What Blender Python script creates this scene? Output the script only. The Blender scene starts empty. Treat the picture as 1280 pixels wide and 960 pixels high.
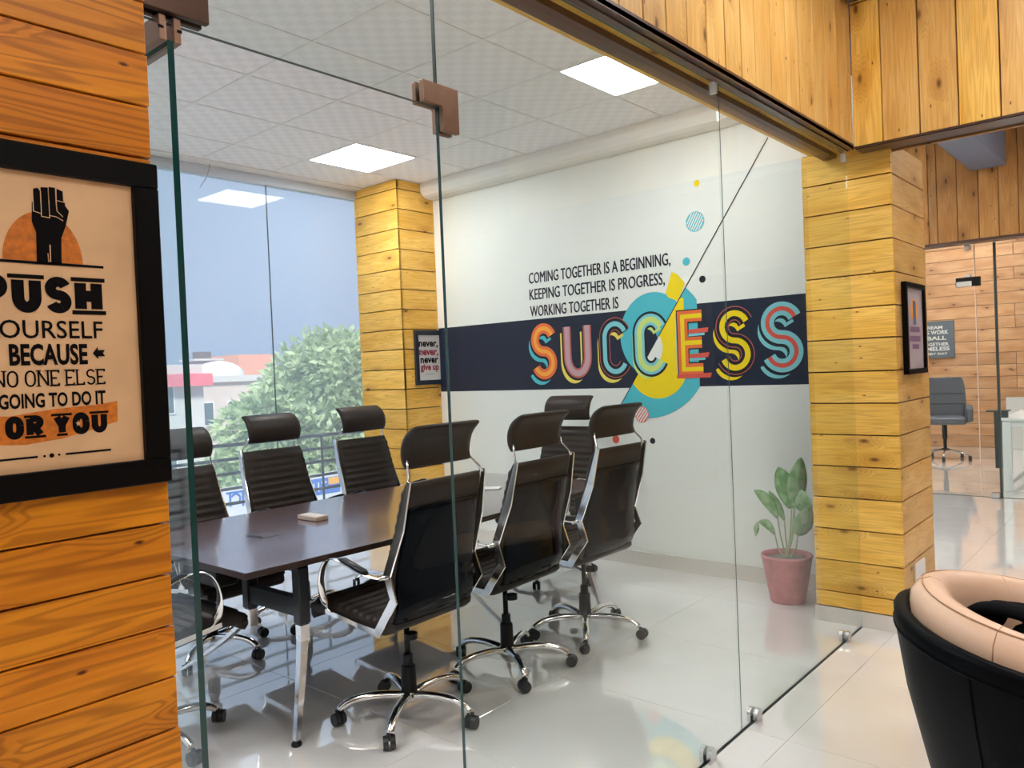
import bpy, bmesh, math, random
from mathutils import Vector, Matrix

random.seed(7)
SC = bpy.context.scene
COL = SC.collection
PI = math.pi

# ---------------------------------------------------------------- camera
cam_d = bpy.data.cameras.new('camera')
cam = bpy.data.objects.new('camera', cam_d)
COL.objects.link(cam)
SC.camera = cam
F_PX, YAW, PITCH, ROLL, CAM_H = 979.67, 0.7123, -0.0169, -0.0417, 1.45
cam_d.sensor_fit = 'HORIZONTAL'
cam_d.sensor_width = 36.0
cam_d.lens = F_PX * 36.0 / 1280.0
cam_d.clip_start = 0.05
cam_d.clip_end = 400
_f = Vector((math.cos(YAW) * math.cos(PITCH), math.sin(YAW) * math.cos(PITCH), math.sin(PITCH)))
_r = Vector((math.sin(YAW), -math.cos(YAW), 0))
_u = _r.cross(_f)
_r2 = math.cos(ROLL) * _r + math.sin(ROLL) * _u
_u2 = -math.sin(ROLL) * _r + math.cos(ROLL) * _u
cam.matrix_world = Matrix(((_r2.x, _u2.x, -_f.x, 0), (_r2.y, _u2.y, -_f.y, 0), (_r2.z, _u2.z, -_f.z, CAM_H), (0, 0, 0, 1)))

# ---------------------------------------------------------------- world, sun, exposure
SC.view_settings.view_transform = 'Standard'
SC.view_settings.look = 'None'
SC.view_settings.gamma = 1.0
SC.view_settings.exposure = 1.0
SC.view_settings.use_curve_mapping = False
SC.cycles.max_bounces = 10
SC.cycles.transparent_max_bounces = 24
SC.cycles.sample_clamp_indirect = 6.0
SC.cycles.caustics_reflective = False
SC.cycles.caustics_refractive = False

world = bpy.data.worlds.new('hazy_sky')
SC.world = world
world.use_nodes = True
wn, wl = world.node_tree.nodes, world.node_tree.links
wn.clear()
w_out = wn.new('ShaderNodeOutputWorld')
w_bg = wn.new('ShaderNodeBackground')
w_tc = wn.new('ShaderNodeTexCoord')
w_sep = wn.new('ShaderNodeSeparateXYZ')
w_ramp = wn.new('ShaderNodeValToRGB')
w_noise = wn.new('ShaderNodeTexNoise')
w_mix = wn.new('ShaderNodeMixRGB')
w_noise.inputs['Scale'].default_value = 2.5
w_mix.blend_type = 'MIX'
w_mix.inputs[2].default_value = (0.66, 0.74, 0.88, 1)
w_math = wn.new('ShaderNodeMath'); w_math.operation = 'MULTIPLY'; w_math.inputs[1].default_value = 0.35
wl.new(w_tc.outputs['Generated'], w_sep.inputs[0])
wl.new(w_sep.outputs['Z'], w_ramp.inputs[0])
wl.new(w_tc.outputs['Generated'], w_noise.inputs['Vector'])
wl.new(w_noise.outputs[0], w_math.inputs[0])
wl.new(w_math.outputs[0], w_mix.inputs[0])
wl.new(w_ramp.outputs[0], w_mix.inputs[1])
wl.new(w_mix.outputs[0], w_bg.inputs[0])
wl.new(w_bg.outputs[0], w_out.inputs[0])
e = w_ramp.color_ramp.elements
e[0].position = 0.0; e[0].color = (0.47, 0.60, 0.88, 1)
e[1].position = 0.45; e[1].color = (0.60, 0.74, 0.98, 1)
w_bg.inputs['Strength'].default_value = 0.47

sun_d = bpy.data.lights.new('sun', 'SUN')
sun_d.energy = 3.2
sun_d.angle = math.radians(12)
sun_d.color = (1.0, 0.97, 0.9)
sun = bpy.data.objects.new('sun', sun_d)
sun.rotation_euler = (math.radians(42), 0, math.radians(-35))
COL.objects.link(sun)

PANEL_ROOM = 13.5
HALL_FILL = 15.0
PANEL_FAR = 24.0

# ---------------------------------------------------------------- materials
MATS = {}
def _nt(name):
    m = bpy.data.materials.new(name); m.use_nodes = True
    nt = m.node_tree; nt.nodes.clear()
    out = nt.nodes.new('ShaderNodeOutputMaterial')
    MATS[name] = m
    return m, nt, out

def plain(name, col, rough=0.5, metal=0.0, spec=0.5, coat=0.0, noise=0.0, nscale=8.0, bump=0.0, bscale=60.0, sheen=0.0, crough=0.05, cior=1.5):
    m, nt, out = _nt(name)
    N, L = nt.nodes, nt.links
    b = N.new('ShaderNodeBsdfPrincipled')
    b.inputs['Base Color'].default_value = (*col, 1)
    b.inputs['Roughness'].default_value = rough
    b.inputs['Metallic'].default_value = metal
    b.inputs['Specular IOR Level'].default_value = spec
    b.inputs['Coat Weight'].default_value = coat
    b.inputs['Coat Roughness'].default_value = crough; b.inputs['Coat IOR'].default_value = cior
    if sheen: b.inputs['Sheen Weight'].default_value = sheen
    tc = N.new('ShaderNodeTexCoord')
    if noise:
        n = N.new('ShaderNodeTexNoise'); n.inputs['Scale'].default_value = nscale; n.inputs['Detail'].default_value = 5
        mp = N.new('ShaderNodeMapRange')
        mp.inputs[1].default_value = 0.3; mp.inputs[2].default_value = 0.7
        mp.inputs[3].default_value = 1 - noise; mp.inputs[4].default_value = 1 + noise
        mx = N.new('ShaderNodeVectorMath'); mx.operation = 'SCALE'; mx.inputs[0].default_value = col
        L.new(tc.outputs['Object'], n.inputs['Vector']); L.new(n.outputs[0], mp.inputs[0])
        L.new(mp.outputs[0], mx.inputs['Scale']); L.new(mx.outputs[0], b.inputs['Base Color'])
    if bump:
        n2 = N.new('ShaderNodeTexNoise'); n2.inputs['Scale'].default_value = bscale; n2.inputs['Detail'].default_value = 3
        bp = N.new('ShaderNodeBump'); bp.inputs['Strength'].default_value = bump; bp.inputs['Distance'].default_value = 0.002
        L.new(tc.outputs['Object'], n2.inputs['Vector']); L.new(n2.outputs[0], bp.inputs['Height']); L.new(bp.outputs[0], b.inputs['Normal'])
    L.new(b.outputs[0], out.inputs[0])
    return m

def emit(name, col, strength):
    m, nt, out = _nt(name)
    em = nt.nodes.new('ShaderNodeEmission')
    em.inputs[0].default_value = (*col, 1); em.inputs[1].default_value = strength
    nt.links.new(em.outputs[0], out.inputs[0])
    return m

def wood(name, light, mid, dark, rough=0.42, knots=0.5, coat=0.0, var=0.12, ring=1.0):
    """pine board: grain runs along the board's local X, every board gets its own offset and tone"""
    m, nt, out = _nt(name)
    N, L = nt.nodes, nt.links
    b = N.new('ShaderNodeBsdfPrincipled'); b.inputs['Roughness'].default_value = rough; b.inputs['Specular IOR Level'].default_value = 0.32
    b.inputs['Coat Weight'].default_value = coat; b.inputs['Coat Roughness'].default_value = 0.2
    tc = N.new('ShaderNodeTexCoord'); oi = N.new('ShaderNodeObjectInfo')
    sc = N.new('ShaderNodeVectorMath'); sc.operation = 'SCALE'; sc.inputs[0].default_value = (61.0, 37.0, 23.0)
    ad = N.new('ShaderNodeVectorMath'); ad.operation = 'ADD'
    L.new(oi.outputs['Random'], sc.inputs['Scale']); L.new(tc.outputs['Object'], ad.inputs[0]); L.new(sc.outputs[0], ad.inputs[1])
    def mapped(s):
        mp = N.new('ShaderNodeMapping'); mp.inputs['Scale'].default_value = s; L.new(ad.outputs[0], mp.inputs['Vector']); return mp
    # knots bend the grain
    vk = N.new('ShaderNodeTexVoronoi'); vk.voronoi_dimensions = '2D'; vk.inputs['Scale'].default_value = 1.0; vk.inputs['Randomness'].default_value = 1.0
    mk = mapped((2.6, 6.0, 0.6)); L.new(mk.outputs[0], vk.inputs['Vector'])
    kn = N.new('ShaderNodeMapRange'); kn.inputs[1].default_value = 0.025; kn.inputs[2].default_value = 0.085; kn.inputs[3].default_value = 1; kn.inputs[4].default_value = 0
    L.new(vk.outputs['Distance'], kn.inputs[0])
    halo = N.new('ShaderNodeMapRange'); halo.inputs[1].default_value = 0.05; halo.inputs[2].default_value = 0.34; halo.inputs[3].default_value = 1; halo.inputs[4].default_value = 0
    L.new(vk.outputs['Distance'], halo.inputs[0])
    kr = N.new('ShaderNodeSeparateColor'); L.new(vk.outputs['Color'], kr.inputs[0])
    gate = N.new('ShaderNodeMath'); gate.operation = 'LESS_THAN'; gate.inputs[1].default_value = knots; L.new(kr.outputs[0], gate.inputs[0])
    kmask = N.new('ShaderNodeMath'); kmask.operation = 'MULTIPLY'; L.new(kn.outputs[0], kmask.inputs[0]); L.new(gate.outputs[0], kmask.inputs[1])
    hmask = N.new('ShaderNodeMath'); hmask.operation = 'MULTIPLY'; L.new(halo.outputs[0], hmask.inputs[0]); L.new(gate.outputs[0], hmask.inputs[1])
    # broad cathedral rings
    nz = N.new('ShaderNodeTexNoise'); nz.inputs['Scale'].default_value = 1.0; nz.inputs['Detail'].default_value = 3.0
    mn = mapped((0.55, 10.0, 2.0)); L.new(mn.outputs[0], nz.inputs['Vector'])
    comb = N.new('ShaderNodeMath'); comb.operation = 'MULTIPLY_ADD'; comb.inputs[1].default_value = 0.25; L.new(hmask.outputs[0], comb.inputs[0]); L.new(nz.outputs[0], comb.inputs[2])
    rg = N.new('ShaderNodeMath'); rg.operation = 'MULTIPLY'; rg.inputs[1].default_value = 120.0; L.new(comb.outputs[0], rg.inputs[0])
    sn = N.new('ShaderNodeMath'); sn.operation = 'SINE'; L.new(rg.outputs[0], sn.inputs[0])
    rm = N.new('ShaderNodeMapRange'); rm.inputs[1].default_value = -0.2; rm.inputs[2].default_value = 1.0; rm.inputs[3].default_value = 0; rm.inputs[4].default_value = 0.38 * ring
    L.new(sn.outputs[0], rm.inputs[0])
    # fine fibres
    nf = N.new('ShaderNodeTexNoise'); nf.inputs['Scale'].default_value = 1.0; nf.inputs['Detail'].default_value = 6.0
    mf = mapped((5.0, 130.0, 20.0)); L.new(mf.outputs[0], nf.inputs['Vector'])
    nb = N.new('ShaderNodeTexNoise'); nb.inputs['Scale'].default_value = 1.0; nb.inputs['Detail'].default_value = 2.0
    mb = mapped((2.2, 7.0, 1.0)); L.new(mb.outputs[0], nb.inputs['Vector'])
    cr = N.new('ShaderNodeValToRGB')
    cr.color_ramp.elements[0].position = 0.40; cr.color_ramp.elements[0].color = (*mid, 1)
    cr.color_ramp.elements[1].position = 0.60; cr.color_ramp.elements[1].color = (*light, 1)
    av = N.new('ShaderNodeMath'); av.operation = 'MULTIPLY_ADD'; av.inputs[1].default_value = 0.35; L.new(nf.outputs[0], av.inputs[0])
    a2 = N.new('ShaderNodeMath'); a2.operation = 'MULTIPLY'; a2.inputs[1].default_value = 0.65; L.new(nb.outputs[0], a2.inputs[0]); L.new(a2.outputs[0], av.inputs[2])
    L.new(av.outputs[0], cr.inputs[0])
    m1 = N.new('ShaderNodeMixRGB'); m1.inputs[2].default_value = (*dark, 1); L.new(rm.outputs[0], m1.inputs[0]); L.new(cr.outputs[0], m1.inputs[1])
    hm = N.new('ShaderNodeMath'); hm.operation = 'MULTIPLY'; hm.inputs[1].default_value = 0.45; L.new(hmask.outputs[0], hm.inputs[0])
    m2 = N.new('ShaderNodeMixRGB'); m2.inputs[2].default_value = (*dark, 1); L.new(hm.outputs[0], m2.inputs[0]); L.new(m1.outputs[0], m2.inputs[1])
    m3 = N.new('ShaderNodeMixRGB'); m3.inputs[2].default_value = (dark[0] * .25, dark[1] * .2, dark[2] * .2, 1)
    km = N.new('ShaderNodeMath'); km.operation = 'MULTIPLY'; km.inputs[1].default_value = 0.85; L.new(kmask.outputs[0], km.inputs[0])
    L.new(km.outputs[0], m3.inputs[0]); L.new(m2.outputs[0], m3.inputs[1])
    # small specks and nail marks
    vs_ = N.new('ShaderNodeTexVoronoi'); vs_.voronoi_dimensions = '2D'; vs_.inputs['Scale'].default_value = 1.0
    ms = mapped((8.0, 20.0, 0.7)); L.new(ms.outputs[0], vs_.inputs['Vector'])
    sp = N.new('ShaderNodeMapRange'); sp.inputs[1].default_value = 0.03; sp.inputs[2].default_value = 0.09; sp.inputs[3].default_value = 1; sp.inputs[4].default_value = 0
    L.new(vs_.outputs['Distance'], sp.inputs[0])
    sr = N.new('ShaderNodeSeparateColor'); L.new(vs_.outputs['Color'], sr.inputs[0])
    sg = N.new('ShaderNodeMath'); sg.operation = 'LESS_THAN'; sg.inputs[1].default_value = knots * .22; L.new(sr.outputs[0], sg.inputs[0])
    sm = N.new('ShaderNodeMath'); sm.operation = 'MULTIPLY'; L.new(sp.outputs[0], sm.inputs[0]); L.new(sg.outputs[0], sm.inputs[1])
    m4 = N.new('ShaderNodeMixRGB'); m4.inputs[2].default_value = (dark[0] * .4, dark[1] * .3, dark[2] * .3, 1)
    L.new(sm.outputs[0], m4.inputs[0]); L.new(m3.outputs[0], m4.inputs[1])
    # long brown streaks on some boards
    nk = N.new('ShaderNodeTexNoise'); nk.inputs['Scale'].default_value = 1.0; nk.inputs['Detail'].default_value = 4.0
    mk2 = mapped((1.6, 11.0, 1.0)); L.new(mk2.outputs[0], nk.inputs['Vector'])
    st = N.new('ShaderNodeMapRange'); st.inputs[1].default_value = 0.56; st.inputs[2].default_value = 0.74; st.inputs[3].default_value = 0; st.inputs[4].default_value = 0.55
    L.new(nk.outputs[0], st.inputs[0])
    m5 = N.new('ShaderNodeMixRGB'); m5.inputs[2].default_value = (mid[0] * .72, mid[1] * .62, mid[2] * .5, 1)
    L.new(st.outputs[0], m5.inputs[0]); L.new(m4.outputs[0], m5.inputs[1])
    m3 = m5
    # tone per board
    hs = N.new('ShaderNodeHueSaturation')
    vr = N.new('ShaderNodeMapRange'); vr.inputs[3].default_value = 1 - var; vr.inputs[4].default_value = 1 + var
    L.new(oi.outputs['Random'], vr.inputs[0]); L.new(vr.outputs[0], hs.inputs['Value']); L.new(m3.outputs[0], hs.inputs['Color'])
    L.new(hs.outputs[0], b.inputs['Base Color'])
    bp = N.new('ShaderNodeBump'); bp.inputs['Strength'].default_value = 0.12; bp.inputs['Distance'].default_value = 0.002
    L.new(nf.outputs[0], bp.inputs['Height']); L.new(bp.outputs[0], b.inputs['Normal'])
    L.new(b.outputs[0], out.inputs[0])
    return m

def glass(name, tint=(0.955, 0.98, 0.97), f0=1.5, film=0.0, film_col=(0.8, 0.87, 0.9)):
    """thin pane: clear with Fresnel reflections, optional scattering film standing in for outdoor haze"""
    m, nt, out = _nt(name)
    N, L = nt.nodes, nt.links
    tr = N.new('ShaderNodeBsdfTransparent'); tr.inputs[0].default_value = (*tint, 1)
    gl = N.new('ShaderNodeBsdfGlossy'); gl.inputs['Roughness'].default_value = 0.0
    geo = N.new('ShaderNodeNewGeometry')
    # Schlick reflectance, the same from either side of a face
    dt = N.new('ShaderNodeVectorMath'); dt.operation = 'DOT_PRODUCT'
    L.new(geo.outputs['Incoming'], dt.inputs[0]); L.new(geo.outputs['Normal'], dt.inputs[1])
    def mth(op, a, b=None):
        q = N.new('ShaderNodeMath'); q.operation = op
        if isinstance(a, (int, float)): q.inputs[0].default_value = a
        else: L.new(a, q.inputs[0])
        if b is not None:
            if isinstance(b, (int, float)): q.inputs[1].default_value = b
            else: L.new(b, q.inputs[1])
        return q.outputs[0]
    c1 = mth('SUBTRACT', 1.0, mth('ABSOLUTE', dt.outputs['Value']))
    sch = mth('ADD', mth('MULTIPLY', mth('POWER', c1, 5.0), 0.90), 0.022)
    mx = N.new('ShaderNodeMixShader')
    L.new(sch, mx.inputs[0])
    L.new(tr.outputs[0], mx.inputs[1]); L.new(gl.outputs[0], mx.inputs[2])
    last = mx
    if film:
        df = N.new('ShaderNodeBsdfDiffuse'); df.inputs[0].default_value = (*film_col, 1)
        tl = N.new('ShaderNodeBsdfTranslucent'); tl.inputs[0].default_value = (*film_col, 1)
        m1 = N.new('ShaderNodeMixShader'); m1.inputs[0].default_value = 0.6
        L.new(df.outputs[0], m1.inputs[1]); L.new(tl.outputs[0], m1.inputs[2])
        m2 = N.new('ShaderNodeMixShader'); m2.inputs[0].default_value = film
        L.new(mx.outputs[0], m2.inputs[1]); L.new(m1.outputs[0], m2.inputs[2]); last = m2
    L.new(last.outputs[0], out.inputs[0])
    return m

def tile_floor(name, col, rough=0.06):
    m, nt, out = _nt(name)
    N, L = nt.nodes, nt.links
    b = N.new('ShaderNodeBsdfPrincipled')
    tc = N.new('ShaderNodeTexCoord'); n = N.new('ShaderNodeTexNoise')
    n.inputs['Scale'].default_value = 1.6; n.inputs['Detail'].default_value = 8; n.inputs['Distortion'].default_value = 1.2
    oi = N.new('ShaderNodeObjectInfo'); ad = N.new('ShaderNodeVectorMath'); ad.operation = 'ADD'
    sc = N.new('ShaderNodeVectorMath'); sc.operation = 'SCALE'; sc.inputs[0].default_value = (31, 17, 5)
    L.new(oi.outputs['Random'], sc.inputs['Scale']); L.new(tc.outputs['Object'], ad.inputs[0]); L.new(sc.outputs[0], ad.inputs[1]); L.new(ad.outputs[0], n.inputs['Vector'])
    cr = N.new('ShaderNodeValToRGB')
    cr.color_ramp.elements[0].position = 0.35; cr.color_ramp.elements[0].color = (col[0] * .95, col[1] * .94, col[2] * .93, 1)
    cr.color_ramp.elements[1].position = 0.65; cr.color_ramp.elements[1].color = (*col, 1)
    L.new(n.outputs[0], cr.inputs[0]); L.new(cr.outputs[0], b.inputs['Base Color'])
    b.inputs['Roughness'].default_value = rough
    b.inputs['Specular IOR Level'].default_value = 0.6
    b.inputs['IOR'].default_value = 1.7
    b.inputs['Coat Weight'].default_value = 1.0; b.inputs['Coat Roughness'].default_value = 0.015; b.inputs['Coat IOR'].default_value = 2.5
    L.new(b.outputs[0], out.inputs[0])
    return m

def ceiling_tile_mat():
    m, nt, out = _nt('ceiling_tile')
    N, L = nt.nodes, nt.links
    b = N.new('ShaderNodeBsdfPrincipled'); b.inputs['Roughness'].default_value = 0.65
    tc = N.new('ShaderNodeTexCoord')
    mp = N.new('ShaderNodeMapping'); mp.inputs['Scale'].default_value = (16.67, 16.67, 16.67)
    ck = N.new('ShaderNodeTexChecker'); ck.inputs['Scale'].default_value = 1.0
    wv = N.new('ShaderNodeTexNoise'); wv.inputs['Scale'].default_value = 45
    mx = N.new('ShaderNodeMixRGB'); mx.inputs[1].default_value = (0.86, 0.84, 0.85, 1); mx.inputs[2].default_value = (0.92, 0.90, 0.91, 1)
    L.new(tc.outputs['Object'], mp.inputs[0]); L.new(mp.outputs[0], ck.inputs['Vector']); L.new(tc.outputs['Object'], wv.inputs['Vector'])
    ck.inputs['Color1'].default_value = (1, 1, 1, 1); ck.inputs['Color2'].default_value = (0, 0, 0, 1)
    L.new(ck.outputs['Fac'], mx.inputs[0]); L.new(mx.outputs[0], b.inputs['Base Color'])
    bp = N.new('ShaderNodeBump'); bp.inputs['Strength'].default_value = 0.3; bp.inputs['Distance'].default_value = 0.003
    L.new(ck.outputs['Fac'], bp.inputs['Height']); L.new(bp.outputs[0], b.inputs['Normal'])
    L.new(b.outputs[0], out.inputs[0])
    return m

def leaf_mat(name, c1, c2, rib=False, trans=0.25):
    m, nt, out = _nt(name)
    N, L = nt.nodes, nt.links
    b = N.new('ShaderNodeBsdfPrincipled'); b.inputs['Roughness'].default_value = 0.4
    tc = N.new('ShaderNodeTexCoord'); n = N.new('ShaderNodeTexNoise'); n.inputs['Scale'].default_value = 22 if rib else 1.3
    n.inputs['Detail'].default_value = 4
    cr = N.new('ShaderNodeValToRGB')
    cr.color_ramp.elements[0].position = 0.4; cr.color_ramp.elements[0].color = (*c1, 1)
    cr.color_ramp.elements[1].position = 0.6; cr.color_ramp.elements[1].color = (*c2, 1)
    L.new(tc.outputs['Object'], n.inputs['Vector']); L.new(n.outputs[0], cr.inputs[0]); L.new(cr.outputs[0], b.inputs['Base Color'])
    t = N.new('ShaderNodeBsdfTranslucent'); L.new(cr.outputs[0], t.inputs[0])
    mx = N.new('ShaderNodeMixShader'); mx.inputs[0].default_value = trans
    L.new(b.outputs[0], mx.inputs[1]); L.new(t.outputs[0], mx.inputs[2]); L.new(mx.outputs[0], out.inputs[0])
    return m

PINE = wood('pine_yellow', (0.93, 0.58, 0.135), (0.80, 0.44, 0.065), (0.36, 0.12, 0.015), knots=0.38, ring=0.7)
PINE_PALE = wood('pine_pale', (0.76, 0.48, 0.165), (0.64, 0.35, 0.085), (0.36, 0.15, 0.03), knots=0.6, ring=0.6, var=0.1)
PINE_ORANGE = wood('pine_orange', (0.76, 0.275, 0.006), (0.61, 0.19, 0.003), (0.19, 0.04, 0.001), rough=0.42, coat=0.0, knots=0.5, ring=1.25, var=0.1)  # warm dim light on this wall is put into the board colour
PINE_DARK = wood('pine_brown', (0.56, 0.29, 0.09), (0.42, 0.19, 0.05), (0.18, 0.06, 0.015), knots=0.45, ring=0.5, var=0.25)
PINE_PINK = wood('pine_pinkish', (0.62, 0.36, 0.19), (0.50, 0.25, 0.11), (0.28, 0.10, 0.04), knots=0.4, ring=0.4, var=0.15)
GAP = plain('board_backing', (0.05, 0.022, 0.008), 0.9)
TRACK = plain('brown_track', (0.07, 0.028, 0.016), 0.4, coat=0.3)
PAINT = plain('cream_paint', (0.79, 0.785, 0.735), 0.45, noise=0.015, nscale=1.5)
WHITE_WALL = plain('white_paint', (0.84, 0.83, 0.81), 0.6)
SOFFIT = plain('soffit_paint', (0.86, 0.83, 0.78), 0.5)
SKIRT = plain('skirting_tile', (0.68, 0.63, 0.57), 0.12, coat=0.4)
FLOOR_T = tile_floor('floor_tile', (0.89, 0.87, 0.855))
GROUT = plain('grout', (0.42, 0.33, 0.28), 0.8)
CTILE = ceiling_tile_mat()
TBAR = plain('grid_bar', (0.86, 0.84, 0.83), 0.5)
GLASS = glass('clear_glass')
GLASS_W = glass('window_glass', (0.94, 0.97, 0.98), film=0.16, film_col=(0.80, 0.90, 1.0))  # film pales the view in place of outdoor haze
EDGE = plain('green_glass_edge', (0.0, 0.045, 0.042), 0.12, spec=0.8)
SEAM = plain('dark_seam', (0.03, 0.05, 0.045), 0.3)
BRONZE = plain('brushed_bronze', (0.26, 0.15, 0.10), 0.38, metal=0.85, noise=0.08, nscale=40)
CHROME = plain('chrome', (0.88, 0.87, 0.86), 0.13, metal=1.0)
STEEL = plain('satin_steel', (0.66, 0.66, 0.66), 0.25, metal=1.0)
LEATHER = plain('dark_brown_leather', (0.024, 0.018, 0.015), 0.42, bump=0.25, bscale=300, spec=0.2)
BLACKP = plain('black_plastic', (0.004, 0.004, 0.005), 0.35, spec=.25)
GLOSSP = plain('black_gloss_panel', (0.001, 0.002, 0.004), 0.08, spec=0.10)
RUBBER = plain('black_caster', (0.010, 0.010, 0.011), 0.45)
FRAME_BLACK = plain('black_frame', (0.002, 0.0015, 0.0015), 0.45, spec=.12)
WARMLIT_CREAM = plain('cream_poster_paper', (0.70, 0.43, 0.22), 0.5, noise=0.07, nscale=14)  # cream paper with warm light put into its colour
INK = plain('black_ink', (0.003, 0.002, 0.002), 0.75, spec=.1)
ORANGE = plain('orange_print', (0.56, 0.15, 0.006), 0.5, noise=0.25, nscale=120)
TABLE = plain('dark_wood_laminate', (0.10, 0.055, 0.06), 0.25, spec=1.0, coat=1.0, crough=0.15, cior=2.6, noise=0.25, nscale=6)
TABLE_EDGE = plain('dark_edge_band', (0.03, 0.014, 0.011), 0.4)
STEELB = plain('dark_grey_steel', (0.016, 0.018, 0.021), 0.35)
PANEL_EM = emit('led_panel', (0.96, 0.99, 1.0), PANEL_ROOM)
HALL_FILL_EM = emit('hall_fill_panel', (1.0, 0.97, 0.95), HALL_FILL)
PANEL_EMF = emit('led_panel_far', (1.0, 0.96, 0.92), PANEL_FAR)
GRILLE = plain('blue_grey_duct', (0.16, 0.19, 0.27), 0.5)

# ---------------------------------------------------------------- mesh helpers
def link_mesh(name, verts, faces, mat, parent=None, smooth=False, mats=None, fmat=None):
    me = bpy.data.meshes.new(name)
    me.from_pydata([tuple(v) for v in verts], [], faces)
    if mats:
        for mm in mats: me.materials.append(mm)
        if fmat: me.polygons.foreach_set('material_index', fmat)
    else:
        me.materials.append(mat)
    if smooth: me.polygons.foreach_set('use_smooth', [True] * len(me.polygons))
    me.update()
    o = bpy.data.objects.new(name, me)
    COL.objects.link(o)
    if parent: o.parent = parent
    return o

class MB:
    """collects shapes of ONE mesh"""
    def __init__(s): s.v = []; s.f = []; s.m = []; s.cur = 0
    def add(s, vs, fs):
        k = len(s.v); s.v += [Vector(v) for v in vs]; s.f += [tuple(i + k for i in f) for f in fs]; s.m += [s.cur] * len(fs)
    def box(s, x0, x1, y0, y1, z0, z1):
        s.add([(x0, y0, z0), (x1, y0, z0), (x1, y1, z0), (x0, y1, z0), (x0, y0, z1), (x1, y0, z1), (x1, y1, z1), (x0, y1, z1)],
              [(0, 3, 2, 1), (4, 5, 6, 7), (0, 1, 5, 4), (1, 2, 6, 5), (2, 3, 7, 6), (3, 0, 4, 7)])
        return s
    def cbox(s, x0, x1, y0, y1, z0, z1, c=0.004):
        """box with chamfered edges"""
        def ring(z, i): return [(x0 + c * (1 + i), y0 + i * c, z), (x1 - c * (1 + i), y0 + i * c, z), (x1 - i * c, y0 + c * (1 + i), z), (x1 - i * c, y1 - c * (1 + i), z),
                                (x1 - c * (1 + i), y1 - i * c, z), (x0 + c * (1 + i), y1 - i * c, z), (x0 + i * c, y1 - c * (1 + i), z), (x0 + i * c, y0 + c * (1 + i), z)]
        rs = [ring(z0, 1), ring(z0 + c, 0), ring(z1 - c, 0), ring(z1, 1)]
        vs = [p for r in rs for p in r]; fs = [tuple(reversed(range(8))), tuple(range(24, 32))]
        for a in range(3):
            for i in range(8):
                j = (i + 1) % 8; fs.append((a * 8 + i, a * 8 + j, a * 8 + 8 + j, a * 8 + 8 + i))
        s.add(vs, fs); return s
    def rings(s, rs, cap=True, closed=True):
        n = len(rs[0]); vs = [p for r in rs for p in r]; fs = []
        for a in range(len(rs) - 1):
            for i in range(n if closed else n - 1):
                j = (i + 1) % n; fs.append((a * n + i, a * n + j, a * n + n + j, a * n + n + i))
        if cap: fs += [tuple(reversed(range(n))), tuple(range(len(vs) - n, len(vs)))]
        s.add(vs, fs); return s
    def cyl(s, p0, p1, r0, r1=None, n=16):
        r1 = r0 if r1 is None else r1
        p0, p1 = Vector(p0), Vector(p1); d = (p1 - p0).normalized()
        a = d.orthogonal().normalized(); b = d.cross(a)
        s.rings([[p + (a * math.cos(2 * PI * i / n) + b * math.sin(2 * PI * i / n)) * r for i in range(n)] for p, r in ((p0, r0), (p1, r1))]); return s
    def lathe(s, prof, n=24, c=(0, 0)):
        s.rings([[(c[0] + r * math.cos(2 * PI * i / n), c[1] + r * math.sin(2 * PI * i / n), z) for i in range(n)] for r, z in prof]); return s
    def tube(s, pts, r, n=8, rx=None, upv=(0, 0, 1)):
        """tube or flat bar along points; r may be a list; rx gives the half width across"""
        pts = [Vector(p) for p in pts]; up = Vector(upv); rs = []
        for i, p in enumerate(pts):
            d = (pts[min(i + 1, len(pts) - 1)] - pts[max(i - 1, 0)]).normalized()
            side = d.cross(up)
            side = side.normalized() if side.length > 1e-4 else d.orthogonal().normalized()
            nn = side.cross(d)
            ra = r[i] if isinstance(r, (list, tuple)) else r
            rb = (rx[i] if isinstance(rx, (list, tuple)) else rx) if rx is not None else ra
            rs.append([p + side * rb * math.cos(2 * PI * (k + .5) / n) + nn * ra * math.sin(2 * PI * (k + .5) / n) for k in range(n)])
        s.rings(rs); return s
    def build(s, name, mat, parent=None, smooth=False, mats=None):
        return link_mesh(name, s.v, s.f, mat, parent, smooth, mats, s.m if mats else None)

def catmull(P, n=8):
    P = [Vector(p) for p in P]; out = []
    for i in range(len(P) - 1):
        a, b, c, d = P[max(i - 1, 0)], P[i], P[i + 1], P[min(i + 2, len(P) - 1)]
        for k in range(n):
            t = k / n
            out.append(0.5 * ((2 * b) + (c - a) * t + (2 * a - 5 * b + 4 * c - d) * t * t + (3 * b - a - 3 * c + d) * t ** 3))
    out.append(P[-1]); return out

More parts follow.
